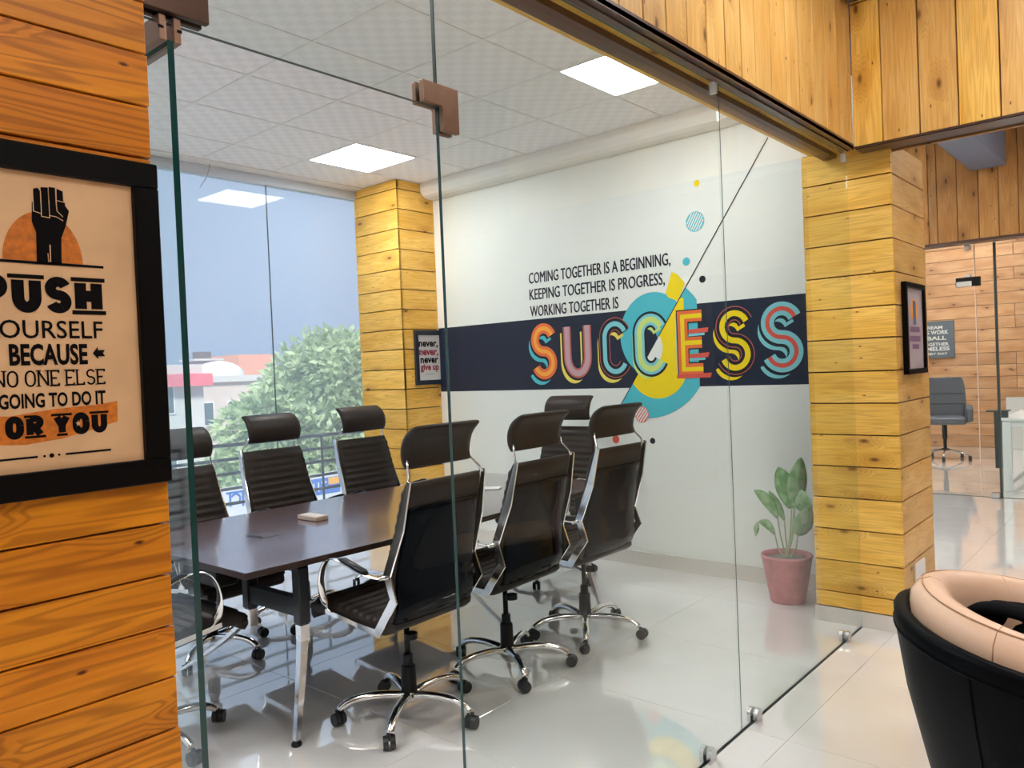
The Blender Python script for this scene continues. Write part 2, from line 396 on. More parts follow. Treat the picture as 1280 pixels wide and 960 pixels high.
def bevel(o, w=0.004, seg=2, angle=40):
    m = o.modifiers.new('bevel', 'BEVEL'); m.width = w; m.segments = seg; m.limit_method = 'ANGLE'; m.angle_limit = math.radians(angle); return o
def empty(name, loc=(0, 0, 0), rz=0.0):
    o = bpy.data.objects.new(name, None); o.location = loc; o.rotation_euler = (0, 0, rz); o.empty_display_size = 0.1; COL.objects.link(o); return o
def tag(o, label=None, cat=None, group=None, kind=None):
    if label: o['label'] = label
    if cat: o['category'] = cat
    if group: o['group'] = group
    if kind: o['kind'] = kind
    return o
def S(o): o['kind'] = 'structure'; return o
def copy_tree(o, parent=None):
    c = o.copy(); COL.objects.link(c)
    if parent: c.parent = parent
    for ch in [k for k in list(o.children)]: copy_tree(ch, c)
    return c
BOARD_CACHE = {}
def board(parent, name, mat, L, W, T, mtx, ch=0.0015):
    """one board: local X along its length, Y across, Z out of the wall (face at z = T)"""
    key = (round(L, 3), round(W, 3), round(T, 4), mat.name, name)
    if key not in BOARD_CACHE:
        a, b = L / 2, W / 2
        lo = [(-a, -b, 0), (a, -b, 0), (a, b, 0), (-a, b, 0)]
        mi = [(x, y, T - ch) for x, y, _ in lo]
        hi = [(-a + ch, -b + ch, T), (a - ch, -b + ch, T), (a - ch, b - ch, T), (-a + ch, b - ch, T)]
        fs = [(3, 2, 1, 0), (8, 9, 10, 11)]
        for k in (0, 4):
            for i in range(4): fs.append((k + i, k + (i + 1) % 4, k + 4 + (i + 1) % 4, k + 4 + i))
        me = bpy.data.meshes.new(name); me.from_pydata(lo + mi + hi, [], fs); me.materials.append(mat); me.update()
        BOARD_CACHE[key] = me
    o = bpy.data.objects.new(name, BOARD_CACHE[key]); COL.objects.link(o)
    o.parent = parent; o.matrix_local = mtx
    return o
def basis(xa, ya, za, loc):
    xa, ya, za = Vector(xa), Vector(ya), Vector(za)
    return Matrix(((xa.x, ya.x, za.x, loc[0]), (xa.y, ya.y, za.y, loc[1]), (xa.z, ya.z, za.z, loc[2]), (0, 0, 0, 1)))
NY = lambda loc: basis((1, 0, 0), (0, 0, 1), (0, -1, 0), loc)      # board lying along x on a face looking to -y
NX = lambda loc: basis((0, -1, 0), (0, 0, 1), (-1, 0, 0), loc)     # along y on a face looking to -x
NYV = lambda loc: basis((0, 0, 1), (-1, 0, 0), (0, -1, 0), loc)    # upright board on a face looking to -y
NXV = lambda loc: basis((0, 0, 1), (0, 1, 0), (-1, 0, 0), loc)     # upright board on a face looking to -x

# ================================================================ SETTING
YG = 1.353                     # plane of the glass partition
ZC = 3.117                     # meeting room ceiling
XM = 4.875                     # mural wall
YW = 5.62                      # window
HZ = 3.45                      # hall ceiling

# floor: one slab with tiles
floor = S(MB().box(-3.6, 14.0, -4.0, 6.0, -0.2, -0.006).build('floor', GROUT))
me_tile = None
TX, TY = 0.765, 1.10
for i in range(-9, 15):
    for j in range(-6, 4):
        x0, y0 = 2.12 + i * TX, 2.285 + j * TY
        if x0 > 13.9 or x0 + TX < -3.6 or y0 > 5.9: continue
        if me_tile is None:
            b_ = MB(); g = 0.0009
            b_.rings([[(g, g, -.006), (TX - g, g, -.006), (TX - g, TY - g, -.006), (g, TY - g, -.006)],
                      [(g, g, -.0006), (TX - g, g, -.0006), (TX - g, TY - g, -.0006), (g, TY - g, -.0006)],
                      [(g + .0006, g + .0006, 0), (TX - g - .0006, g + .0006, 0), (TX - g - .0006, TY - g - .0006, 0), (g + .0006, TY - g - .0006, 0)]])
            o = b_.build('tile', FLOOR_T, floor); me_tile = o.data
        else:
            o = bpy.data.objects.new('tile', me_tile); COL.objects.link(o); o.parent = floor
        o.location = (x0, y0, 0)

# meeting room ceiling: slab, grid bars, tiles
ceil = S(MB().box(-1.6, 4.95, 1.50, 5.70, ZC + 0.03, ZC + 0.12).build('ceiling', WHITE_WALL))
GX0, GY0, GP = 2.36, 2.65, 0.598
gx = [GX0 + k * GP for k in range(-6, 5)]
gy = [GY0 + k * GP for k in range(-2, 6)]
gb = MB()
for x in gx:
    if x < 4.73: gb.box(x - .010, x + .010, 1.50, 5.50, ZC - .002, ZC + .03)
for y in gy:
    if 1.5 < y < 5.5: gb.box(-1.5, 4.72, y - .010, y + .010, ZC - .0025, ZC + .03)
gb.build('grid_bars', TBAR, ceil)
LIGHT_CELLS = [(2, 3), (2, -1), (-3, 3), (-3, -1), (-3, 1)]  # first two are the visible fixtures, the rest unseen panels added for fill
ct_mesh = {}
for i in range(-7, 4):
    for j in range(-2, 5):
        xa, xb = GX0 + i * GP, GX0 + (i + 1) * GP
        ya, yb = GY0 + j * GP, GY0 + (j + 1) * GP
        if (i, j) in LIGHT_CELLS: continue
        xa, xb, ya, yb = max(xa, -1.55), min(xb, 4.735), max(ya, 1.50), min(yb, 5.50)
        if xb - xa < .05 or yb - ya < .05: continue
        k = (round(xb - xa, 3), round(yb - ya, 3))
        if k not in ct_mesh:
            q = MB(); w_, d_ = k[0] / 2 - .009, k[1] / 2 - .009
            q.rings([[(-w_, -d_, .012), (-w_, d_, .012), (w_, d_, .012), (w_, -d_, .012)], [(-w_, -d_, .004), (-w_, d_, .004), (w_, d_, .004), (w_, -d_, .004)],
                     [(-w_ + .004, -d_ + .004, 0), (-w_ + .004, d_ - .004, 0), (w_ - .004, d_ - .004, 0), (w_ - .004, -d_ + .004, 0)]])
            o = q.build('ceiling_tile', CTILE, ceil); ct_mesh[k] = o.data
        else:
            o = bpy.data.objects.new('ceiling_tile', ct_mesh[k]); COL.objects.link(o); o.parent = ceil
        o.location = ((xa + xb) / 2, (ya + yb) / 2, ZC)
MB().box(-1.55, 4.73, 5.49, 5.60, ZC - .012, ZC + .03).build('edge_strip', TBAR, ceil)

def led_panel(xc, yc, z, label, group, em, size=0.586):
    t = tag(empty('ceiling_light', (xc, yc, z)), label, 'ceiling light', group)
    h = size / 2
    MB().box(-h + .012, h - .012, -h + .012, h - .012, -.001, .006).build('diffuser', em, t)
    fr = MB()
    fr.box(-h, h, -h, -h + .012, -.004, .012).box(-h, h, h - .012, h, -.004, .012).box(-h, -h + .012, -h + .012, h - .012, -.004, .012).box(h - .012, h, -h + .012, h - .012, -.004, .012)
    fr.build('light_frame', TBAR, t)
    return t
cell_lab = {(2, 3): 'square white ceiling light panel near the window column, farther one of the pair',
            (2, -1): 'square white ceiling light panel nearest the wooden header above the glass wall',
            (-3, 3): 'added unseen fill light panel behind the poster wall by the window',
            (-3, -1): 'added unseen fill light panel behind the poster wall near the door',
            (-3, 1): 'added unseen fill light panel behind the poster wall, middle of three'}
for (i, j) in LIGHT_CELLS:
    led_panel(GX0 + (i + .5) * GP, GY0 + (j + .5) * GP, ZC, cell_lab[(i, j)], 'meeting room ceiling lights', PANEL_EM)

# mural wall, soffit, skirting
wall_b = S(MB().box(XM, 5.0, 1.60, 6.0, 0, 3.6).build('wall_back', PAINT))
S(MB().box(XM - .014, XM + .01, 1.60, 5.05, 0, .10).build('baseboard_back', SKIRT))
sof = MB(); prof = [(4.722, 3.16), (4.722, 3.07), (4.73, 3.035), (4.75, 3.008), (4.785, 2.992), (4.83, 2.987), (4.88, 2.986), (4.88, 3.16)]
sof.rings([[(x, y, z) for x, z in prof] for y in (1.50, 5.045)])
S(sof.build('trim_1', SOFFIT))
# room's left wall and the bit of wall past the window
S(MB().box(-1.7, -1.55, 1.40, 5.7, 0, 3.3).build('wall_side', WHITE_WALL))

# window: glass panes, frame, mullion joint
win = S(MB().box(-1.55, 4.50, YW - .03, YW + .05, 0.0, 0.05).build('window_1', STEEL))
WFR = plain('window_frame_grey', (0.55, 0.60, 0.68), 0.5)
MB().box(-1.55, 4.50, YW - .02, YW + .06, ZC - .085, ZC + .1).build('window_frame', WFR, win)
for xa, xb in ((-1.55, 0.55), (0.555, 2.056), (2.060, 3.562), (3.566, 4.50)):
    MB().box(xa, xb, YW, YW + .008, 0.05, ZC - .08).build('pane', GLASS_W, win)
for xj in (0.5525, 2.058, 3.564):
    MB().box(xj - .002, xj + .002, YW - .002, YW + .010, 0.05, ZC - .08).build('silicone_joint', SEAM, win)
# loose wire at the window head
MB().tube(catmull([(3.05, 5.55, ZC), (3.052, 5.57, ZC - .05), (3.03, 5.58, ZC - .12), (2.99, 5.60, ZC - .19)], 5), .002, 6).build('wire', plain('grey_wire', (.25, .25, .28), .5), win)

# window column with boards on two faces
wc = S(MB().box(4.472, 5.0, 5.072, 5.61, 0, 3.3).build('column', GAP))
zs = [3.117 - .079 - .1708 * k for k in range(0, 18)]
edges = [3.117] + zs + [0.0]
for k in range(len(edges) - 1):
    zt, zb = edges[k], max(edges[k + 1], 0.0)
    if zt - zb < .02: continue
    h = zt - zb - .0065 - random.random() * .002
    zc_ = (zt + zb) / 2
    board(wc, 'plank', PINE_PINK if k % 5 == 9 else PINE, 0.57, h, .022 + random.random() * .002, NX((4.472, 5.335, zc_)))
    board(wc, 'plank', PINE, 0.43, h, .022, NY((4.665, 5.072, zc_)))

# big column at the end of the glass wall
XC0 = 4.350
bc = S(MB().box(XC0 + .02, 5.0, 1.155, 1.59, 0.0, 2.56).build('column', GAP))
zs = [2.3855, 2.223, 2.0518, 1.880, 1.7078, 1.5432, 1.370, 1.200, 1.030, .859, .6877, .516, .343, .170, .085]
edges = [2.555] + zs + [.0]
edges[-1] = .085
for k in range(len(edges) - 1):
    zt, zb = edges[k], edges[k + 1]
    if zt - zb < .02: continue
    h = zt - zb - .0065; zc_ = (zt + zb) / 2
    board(bc, 'plank', PINE, .455, h, .020 + random.random() * .003, NX((XC0 + .022, 1.3625, zc_)))
    board(bc, 'plank', PINE_PALE, .628 - random.random() * .004, h, .020, NY((4.688, 1.155, zc_)))
MB().box(XC0 - .004, XC0 + .03, 1.135, 1.597, 0, .083).box(XC0 - .004, 5.0, 1.128, 1.16, 0, .083).build('skirting', SKIRT, bc)

# poster wall (near left): horizontal boards
wl_ = S(MB().box(-3.6, 0.604, 1.318, 1.43, 0, HZ).build('wall_left', GAP))
P_ = .0867
z0 = 1.220 - P_ * 14
rows = [z0 + P_ * k for k in range(0, 41)]
for k in range(len(rows) - 1):
    zb, zt = max(rows[k], 0), min(rows[k + 1], HZ)
    if zt - zb < .02: continue
    L_ = 4.20 + random.random() * .006
    board(wl_, 'plank', PINE_ORANGE, L_, zt - zb - .0035, .016 + random.random() * .0022, NY((0.612 + random.random() * .004 - .002 - L_ / 2, 1.318, (zb + zt) / 2)), ch=.0012)
MB().box(0.604, 0.609, 1.34, 1.43, 0, HZ).build('white_sealant', WHITE_WALL, wl_)

# wooden header over the glass (upright boards, brown track below)
hd = S(MB().box(-3.6, 4.24, 1.295, 1.47, 2.565, HZ).build('beam', GAP))
xs = [2.0415, 2.1796, 2.324, 2.467, 2.615, 2.7615, 2.90, 3.033, 3.192, 3.355, 3.50, 3.68, 3.848, 4.02, 4.176, 4.22]
xs = [2.0415 - .145 * k for k in range(20, 0, -1)] + xs
for k in range(len(xs) - 1):
    w_ = xs[k + 1] - xs[k]
    board(hd, 'plank', PINE_PALE, .925, w_ - .0065, .020 + random.random() * .002, NYV(((xs[k] + xs[k + 1]) / 2, 1.295, 2.988)), ch=.001)
MB().box(-3.6, 4.22, 1.272, 1.332, 2.508, 2.525).box(-3.6, 4.22, 1.272, 1.279, 2.505, 2.535).box(-3.6, 4.22, 1.300, 1.304, 2.502, 2.52).build('front_track', TRACK, hd)
MB().box(-3.6, 4.35, 1.332, 1.400, 2.535, 2.566).build('soffit_board', PINE, hd)
MB().box(-3.6, 4.35, 1.400, 1.470, 2.512, 2.566).build('rear_track', plain('brown_rail', (.12, .045, .02), .4), hd)
MB().box(-3.6, 4.24, 1.47, 1.50, 2.52, 3.3).build('rear_board', PINE, hd)

# second header running toward the right of the picture
h2 = S(MB().box(4.245, 4.39, -4.0, 1.27, 2.53, HZ).build('beam', GAP))
ysb = [1.270, 1.132, .962, .795, .624, .46, .29, .12, -.05, -.22, -.39, -.56, -.73, -.9]
for k in range(len(ysb) - 1):
    w_ = ysb[k] - ysb[k + 1]
    if k == 0:
        board(h2, 'plank', PINE, .715, w_ - .003, .024, NXV((4.245, (ysb[0] + ysb[1]) / 2, 2.8775)))
        board(h2, 'plank', PINE, .205, w_ - .003, .024, NXV((4.245, (ysb[0] + ysb[1]) / 2, 3.345)))
    else:
        board(h2, 'plank', PINE if k % 3 == 0 else PINE_PALE, .93, w_ - .0065, .022 + random.random() * .002, NXV((4.245, (ysb[k] + ysb[k + 1]) / 2, 2.985)))
MB().box(4.235, 4.40, -4.0, 1.268, 2.508, 2.532).box(4.225, 4.235, -4.0, 1.268, 2.512, 2.53).build('under_track', TRACK, h2)
MB().box(4.39, 4.41, -4.0, 1.268, 2.50, 3.5).build('rear_board', PINE_DARK, h2)
# dark metal box where the two headers meet
tag(MB().cbox(3.72, 4.196, 1.215, 1.268, 3.235, 3.30, .006).build('cable_box', plain('dark_purple_metal', (.03, .02, .035), .3, coat=.4)),
    'dark metal cable box high on the pale header boards at the corner', 'cable box')

# hall shell behind and beside the camera
S(MB().box(-3.6, 4.3, -4.0, 1.40, HZ, HZ + .1).build('ceiling_hall', plain('grey_hall_ceiling', (.42, .41, .40), .7)))
S(MB().box(4.3, 14.0, -4.0, 6.0, 3.60, 3.7).build('ceiling_far', WHITE_WALL))
S(MB().box(-3.6, 14.0, -4.1, -4.0, 0, 3.7).build('wall_rear', plain('brown_clad_wall', (.30, .17, .08), .6, noise=.2, nscale=3)))
S(MB().box(-3.7, -3.6, -4.1, 1.4, 0, 3.7).build('wall_entrance', MATS['brown_clad_wall']))
S(MB().box(5.0, 14.0, 5.9, 6.0, 0, 3.7).build('wall_end', WHITE_WALL))
for n_, (x, y, w_) in enumerate([(3.05, .42, 'above the tub chair'), (1.2, -.9, 'behind the camera'), (0.0, -2.4, 'by the rear wall'), (-1.6, -1.2, 'left behind the poster wall end'), (-1.6, -2.8, 'in the left rear corner')]):  # unseen panels added as fill light for the hall side
    led_panel(x, y, HZ - .004, 'added unseen fill light panel in the hall ceiling, ' + w_, 'added hall fill lights', HALL_FILL_EM)
for n_, (x, y, w_) in enumerate([(6.3, 0.2, 'just past the plank column'), (6.3, 3.0, 'behind the mural wall'), (7.9, -1.2, 'right of the duct'), (10.6, 1.2, 'over the white desk'), (10.6, 3.6, 'left of the grey chair'), (12.4, 2.4, 'over the grey chair')]):
    led_panel(x, y, 3.596, 'square ceiling light panel of the far office, ' + w_, 'far office ceiling lights', PANEL_EMF)

# far header, duct, glass partition and plank wall
h3 = S(MB().box(8.672, 8.85, -4.0, 6.0, 2.53, 3.6).build('beam', GAP))
yb3 = [2.45, 2.28, 2.10, 1.9208, 1.8426, 1.6685, 1.4864, 1.3227, 1.1635, 1.0, .83, .66, .5]
for k in range(len(yb3) - 1):
    w_ = yb3[k] - yb3[k + 1]
    board(h3, 'plank', PINE_DARK, 1.07, w_ - .006, .022, NXV((8.672, (yb3[k] + yb3[k + 1]) / 2, 3.065)))
MB().box(8.65, 8.85, -4.0, 6.0, 2.505, 2.53).build('under_track', TRACK, h3)
tag(MB().cbox(4.42, 8.645, 1.25, 1.545, 3.18, 3.50, .01).build('ceiling_duct', GRILLE), 'blue grey boxed duct under the ceiling in front of the far header', 'duct')

wf = S(MB().box(13.572, 13.7, -4.0, 6.0, 0, 3.6).build('wall_far', GAP))
for r in range(18):
    zb = r * .178
    L1 = 4.6
    off = random.choice((0, .9, 1.7))
    board(wf, 'plank', PINE_PINK, 2.6, .172, .022 + random.random() * .004, NX((13.572, 4.0 - 1.3 + off * .3, zb + .089)))
    board(wf, 'plank', PINE_PINK, 2.6, .172, .022 + random.random() * .004, NX((13.572, 4.0 - 1.3 + off * .3 - 2.605, zb + .089)))
pf = S(MB().box(8.925, 8.94, -4.0, 5.9, 0.0, 0.004).build('partition', SEAM))
for ya, yb in ((5.9, 3.1), (3.097, 1.588), (1.40, -0.2), (-.205, -4.0)):
    MB().box(8.927, 8.937, yb, ya, 0.004, 2.51).build('glass_pane', GLASS, pf)
MB().box(8.927, 8.937, 1.425, 1.583, 0.004, 2.51).build('glass_pane', GLASS, pf)
PEDGE = plain('pale_glass_edge', (.75, .6, .5), .3)
MB().box(8.922, 8.94, 1.583, 1.590, 0.0, 2.51).build('joint', PEDGE, pf)
MB().box(8.915, 8.945, 1.402, 1.424, 0.0, 2.51).build('dark_edge', SEAM, pf)
pm = MB().box(8.90, 8.96, 1.54, 1.75, 2.10, 2.19).build('patch_lock', BLACKP, pf)
MB().box(8.895, 8.90, 1.61, 1.745, 2.10, 2.15).build('steel_plate', STEEL, pm)
MB().box(8.90, 8.95, 1.62, 1.67, 2.19, 2.22).build('bracket', STEEL, pf)
MB().cbox(8.88, 8.98, 1.42, 1.50, 0.0, .05, .006).build('floor_clip', STEEL, pf)
MB().box(8.88, 8.98, 1.62, 1.66, 2.46, 2.51).build('top_clip', STEEL, pf)

# ================================================================ GLASS PARTITION
gp = S(MB().box(1.332, 4.345, YG - .006, YG + .006, 0.0, 0.0025).build('wall_glass', SEAM))
def pane(name, x0, x1, z0, z1, parent, t=.010, y=None, ends=(2, 2)):
    y = YG if y is None else y
    b_ = MB(); b_.box(x0, x1, y - t / 2, y + t / 2, z0, z1)
    b_.m = [2, 2, 0, ends[1], 0, ends[0]]
    return b_.build(name, None, parent, mats=[GLASS, EDGE, SEAM])
pane('glass_panel', 1.332, 2.8455, .0025, 2.520, gp, ends=(1, 0))
pane('glass_panel', 2.8465, 4.348, .0025, 2.520, gp, ends=(0, 0))
pane('transom_panel', 0.60, 1.3295, 2.087, 2.535, gp)
MB().box(2.8445, 2.8475, YG - .0065, YG - .0050, .0025, 2.52).build('silicone_joint', SEAM, gp)
def lpatch(y0, y1):
    p = [(1.272, 2.087), (1.332, 2.087), (1.334, 2.085), (1.334, 2.030), (1.388, 2.030), (1.388, 2.138), (1.272, 2.138)]
    return MB().rings([[(x, y, z) for x, z in p] for y in (y0, y1)])
bevel(lpatch(YG - .020, YG - .0065).build('corner_patch', BRONZE, gp), .002)
bevel(lpatch(YG + .0065, YG + .020).build('corner_patch', BRONZE, gp), .002)
bevel(MB().box(.595, .745, YG - .021, YG - .0065, 2.100, 2.163).build('transom_patch', plain('dark_bronze', (.09, .05, .035), .35, metal=.8), gp), .002)
bevel(MB().box(.595, .745, YG + .0065, YG + .021, 2.100, 2.163).build('transom_patch', MATS['dark_bronze'], gp), .002)
for x in (2.573, 2.978, 4.085):
    c_ = MB(); r = .026
    for ya, yb in ((YG - .022, YG - .0065), (YG + .0065, YG + .022)):
        a_ = [(x - r, .0), (x + r, .0), (x + r, .03)] + [(x + r * math.cos(t), .03 + r * .9 * math.sin(t)) for t in [PI * k / 8 for k in range(1, 8)]] + [(x - r, .03)]
        c_.rings([[(px, y, pz) for px, pz in a_] for y in (ya, yb)])
    c_.build('floor_clip', STEEL, gp, mats=None)
for x, w_ in ((2.815, .016), (4.31, .018)):
    MB().box(x - w_ / 2, x + w_ / 2, YG - .012, YG + .012, 2.475, 2.52).build('top_clip', WHITE_WALL, gp)

# the door leaf stands open into the room
dr = empty('door_1', (0.675, YG, 0)); S(dr)
b_ = MB().box(-.006, .006, -.010, .66, .012, 2.055); b_.m = [1, 1, 1, 0, 1, 0]
b_.build('glass_leaf', None, dr, mats=[GLASS, EDGE])
for sx in (-1, 1):
    bevel(MB().box(*sorted((sx * .0065, sx * .020)), -.012, .120, 2.052, 2.098).build('top_patch', BRONZE, dr), .002)
    bevel(MB().box(*sorted((sx * .0065, sx * .020)), -.020, .145, .004, .058).build('bottom_patch', BRONZE, dr), .002)
for sx in (-1, 1):
    MB().cyl((sx * .0205, -.0125, 2.075), (sx * .0125, -.0105, 2.075), .003, .003, 8).build('screw', BLACKP, dr)
# ================================================================ PRINT HELPERS (flat print on flat things)
def arc(cx, cy, rx, ry, a0, a1, n=20):
    return [(cx + rx * math.cos(math.radians(a0 + (a1 - a0) * k / n)), cy + ry * math.sin(math.radians(a0 + (a1 - a0) * k / n))) for k in range(n + 1)]
def ribbon(pts, w):
    """strip polygons of width w along 2-D points"""
    P = [Vector(p) for p in pts]; L, R = [], []
    for i, p in enumerate(P):
        d0 = (p - P[i - 1]).normalized() if i else (P[1] - p).normalized()
        d1 = (P[i + 1] - p).normalized() if i < len(P) - 1 else d0
        n0, n1 = Vector((-d0.y, d0.x)), Vector((-d1.y, d1.x)); n = (n0 + n1)
        n = n.normalized() if n.length > 1e-6 else n0
        k = 1 / max(n.dot(n0), .5)
        L.append(p + n * k * w / 2); R.append(p - n * k * w / 2)
    return [[tuple(L[i]), tuple(L[i + 1]), tuple(R[i + 1]), tuple(R[i])] for i in range(len(P) - 1)]
SOFT = 0.5
G = {
    'S': (.74, [arc(.5, .75, .5, .25, 22, 270) + arc(.5, .25, .5, .25, 90, -158)[1:]], []),
    'U': (.80, [[(0, 1), (0, .38)] + arc(.5, .36, .5, .36, 180, 360)[1:-1] + [(1, .38), (1, 1)]], [(0, 1), (1, 1)]),
    'C': (.78, [arc(.5, .72, .5, .28, 25, 180, 14) + arc(.5, .28, .5, .28, 180, 335, 14)], []),
    'P': (.74, [[(0, 0), (0, 1)], [(0, 1), (.55, 1)] + arc(.55, .74, .45, .26, 90, -90)[1:] + [(0, .48)]], [(0, 0), (0, 1)]),
    'H': (.82, [[(0, 0), (0, 1)], [(1, 0), (1, 1)], [(0, .5), (1, .5)]], [(0, 0), (0, 1), (1, 0), (1, 1)]),
    'Y': (.82, [[(0, 1), (.5, .45)], [(1, 1), (.5, .45)], [(.5, .45), (.5, 0)]], [(0, 1), (1, 1), (.5, 0)]),
    'O': (.84, [arc(.5, .62, .5, .38, 0, 180, 14) + arc(.5, .38, .5, .38, 180, 360, 14) + [(1, .62)]], []),
    'R': (.80, [[(0, 0), (0, 1)], [(0, 1), (.55, 1)] + arc(.55, .75, .45, .25, 90, -90)[1:] + [(0, .5)], [(.45, .5), (1, 0)]], [(0, 0), (0, 1), (1, 0)]),
    'F': (.72, [[(0, 0), (0, 1)], [(0, 1), (1, 1)], [(0, .52), (.7, .52)]], [(0, 0), (0, 1)]),
    'N': (.86, [[(0, 0), (0, 1)], [(0, 1), (1, 0)], [(1, 0), (1, 1)]], [(0, 0), (0, 1), (1, 1)]),
    'E': (.72, [[(0, 0), (0, 1)], [(0, 1), (1, 1), (1, .86)], [(0, .5), (.75, .5)], [(0, 0), (1, 0), (1, .14)]], [(0, 0), (0, 1)]),
    'L': (.70, [[(0, 0), (0, 1)], [(0, 0), (1, 0), (1, .16)]], [(0, 0), (0, 1)]),
    'Eb': (.72, [[(1, 1), (0, 1), (0, 0), (1, 0)], [(0, .5), (.97, .5)]], []),
}
def slab_line(text, x0, x1, zb, h, t, serif=.5, gap=.14, space=.34):
    tot = 0
    for c in text: tot += space if c == ' ' else G[c][0] + gap
    tot -= gap; k = (x1 - x0) / tot; x = x0; out = []
    for c in text:
        if c == ' ': x += space * k; continue
        w, strokes, sf = G[c]; W = w * k; tt = t * h; tx = min(tt, W * .42)
        mp = lambda p: (x + tx / 2 + p[0] * (W - tx), zb + tt / 2 + p[1] * (h - tt))
        for s_ in strokes: out += ribbon([mp(p) for p in s_], tx)
        for p in sf:
            q = mp(p); sw = tx * (1 + serif) / 2; th = max(tt * .36, h * .06)
            zc_ = zb + th / 2 if p[1] == 0 else zb + h - th / 2
            out.append([(q[0] - sw, zc_ - th / 2), (q[0] + sw, zc_ - th / 2), (q[0] + sw, zc_ + th / 2), (q[0] - sw, zc_ + th / 2)])
        x += (w + gap) * k
    return out
_font_h = {}
def font_line(text, x0, x1, zb, cap, bold=0.0):
    """a line of sans lettering as flat polygons, fitted to x0..x1 with the given cap height"""
    def mesh_of(t):
        c = bpy.data.curves.new('lettering', 'FONT'); c.body = t; c.offset = bold; c.resolution_u = 3
        o = bpy.data.objects.new('lettering', c); COL.objects.link(o); bpy.context.view_layer.update()
        m = bpy.data.meshes.new_from_object(o.evaluated_get(bpy.context.evaluated_depsgraph_get()))
        vs = [tuple(v.co) for v in m.vertices]; fs = [tuple(p.vertices) for p in m.polygons]
        bpy.data.objects.remove(o); bpy.data.curves.remove(c); bpy.data.meshes.remove(m); return vs, fs
    if bold not in _font_h:
        vs, _ = mesh_of('H'); _font_h[bold] = (min(v[1] for v in vs), max(v[1] for v in vs))
    lo, hi = _font_h[bold]
    vs, fs = mesh_of(text)
    a, b = min(v[0] for v in vs), max(v[0] for v in vs)
    sx = (x1 - x0) / (b - a); sz = cap / (hi - lo)
    P = [(x0 + (v[0] - a) * sx, zb + (v[1] - lo) * sz) for v in vs]
    return [[P[i] for i in f] for f in fs]
def disc(cx, cz, r, rz=None, n=40): return [[(cx + r * math.cos(2 * PI * k / n), cz + (rz or r) * math.sin(2 * PI * k / n)) for k in range(n)]]
def rect(x0, x1, z0, z1): return [[(x0, z0), (x1, z0), (x1, z1), (x0, z1)]]
def clip(poly, a, b, keep=1):
    """Sutherland-Hodgman against the line a-b, keeping the left (keep=1) side"""
    out = []; n = len(poly)
    sd = lambda p: keep * ((b[0] - a[0]) * (p[1] - a[1]) - (b[1] - a[1]) * (p[0] - a[0]))
    for i in range(n):
        p, q = poly[i], poly[(i + 1) % n]; s0, s1 = sd(p), sd(q)
        if s0 >= 0: out.append(p)
        if s0 * s1 < 0:
            t = s0 / (s0 - s1); out.append((p[0] + (q[0] - p[0]) * t, p[1] + (q[1] - p[1]) * t))
    return out
def printed(name, polys, mat, plane, parent, layer=1, step=.0004):
    vs, fs = [], []
    for pl in polys:
        if len(pl) < 3: continue
        k = len(vs); vs += [plane(u, z, layer * step + .000012 * (len(fs) % 9)) for u, z in pl]; fs.append(tuple(range(k, k + len(pl))))
    return link_mesh(name, vs, fs, mat, parent)

# ================================================================ MURAL
C = lambda n, c: plain(n, c, .6, spec=.25)
NAVY = C('mural_navy', (.012, .020, .042)); TEAL = C('mural_teal', (.075, .48, .56)); YEL = C('mural_yellow', (.90, .66, .01)); DK = C('mural_black', (.010, .012, .02))
RED = C('mural_red', (.72, .10, .07)); ORG = C('mural_orange', (.92, .38, .05)); LBL = C('mural_light_blue', (.22, .58, .64)); GRY = C('mural_pink_grey', (.52, .33, .36))
ROSE = C('mural_rose', (.50, .12, .11)); LEMON = C('mural_lemon', (.86, .68, .12)); LIME = C('mural_lime', (.60, .72, .20)); MWH = C('mural_white', (.78, .78, .74)); TXT = C('mural_text', (.018, .02, .035))
ORED = C('mural_orange_red', (.80, .16, .05))
mural = tag(empty('wall_mural', (XM, 3.3, 1.57)), 'painted SUCCESS mural with navy band and teal and yellow circle on the cream wall', 'mural')
MP = lambda u, z, d: (-.0006 - d, -u - 3.3, z - 1.57)      # u = -y
printed('navy_band', rect(-5.046, -1.601, 1.290, 1.853), NAVY, MP, mural, 1)
D0, D1 = (-3.20, 1.110), (-1.984, 2.857)                   # diagonal line in (u, z)
# upper-left part and lower-right part of the split circle
big = disc(-2.94, 1.585, .515, n=72)[0]
lr = clip(clip(big, D0, D1, -1), (-2.52, 0), (-2.52, 3), 1)
printed('blue_circle', [lr, clip(disc(-2.865, 1.665, .277, .30, 60)[0], D0, D1, 1)], TEAL, MP, mural, 2)
ylow = [p for p in arc(-2.845, 1.452, .242, .242, 180, 372, 40)] + [(-2.62, 1.90), (-2.66, 1.905), (-3.0, 1.62)]
printed('yellow_circle', [clip(ylow, D0, D1, -1), [(-2.703, 2.090), (-2.756, 1.945), (-2.735, 1.915), (-2.665, 1.885), (-2.604, 1.998), (-2.65, 2.062)]], YEL, MP, mural, 3)
printed('diagonal_line', ribbon([D0, D1], .007), DK, MP, mural, 4)
printed('small_navy_oval', [clip(disc(-2.915, 1.595, .085, .135)[0], D0, D1, 1)], NAVY, MP, mural, 4)
printed('small_white_oval', [clip(disc(-2.885, 1.57, .09, .12)[0], D0, D1, -1)], MWH, MP, mural, 4)
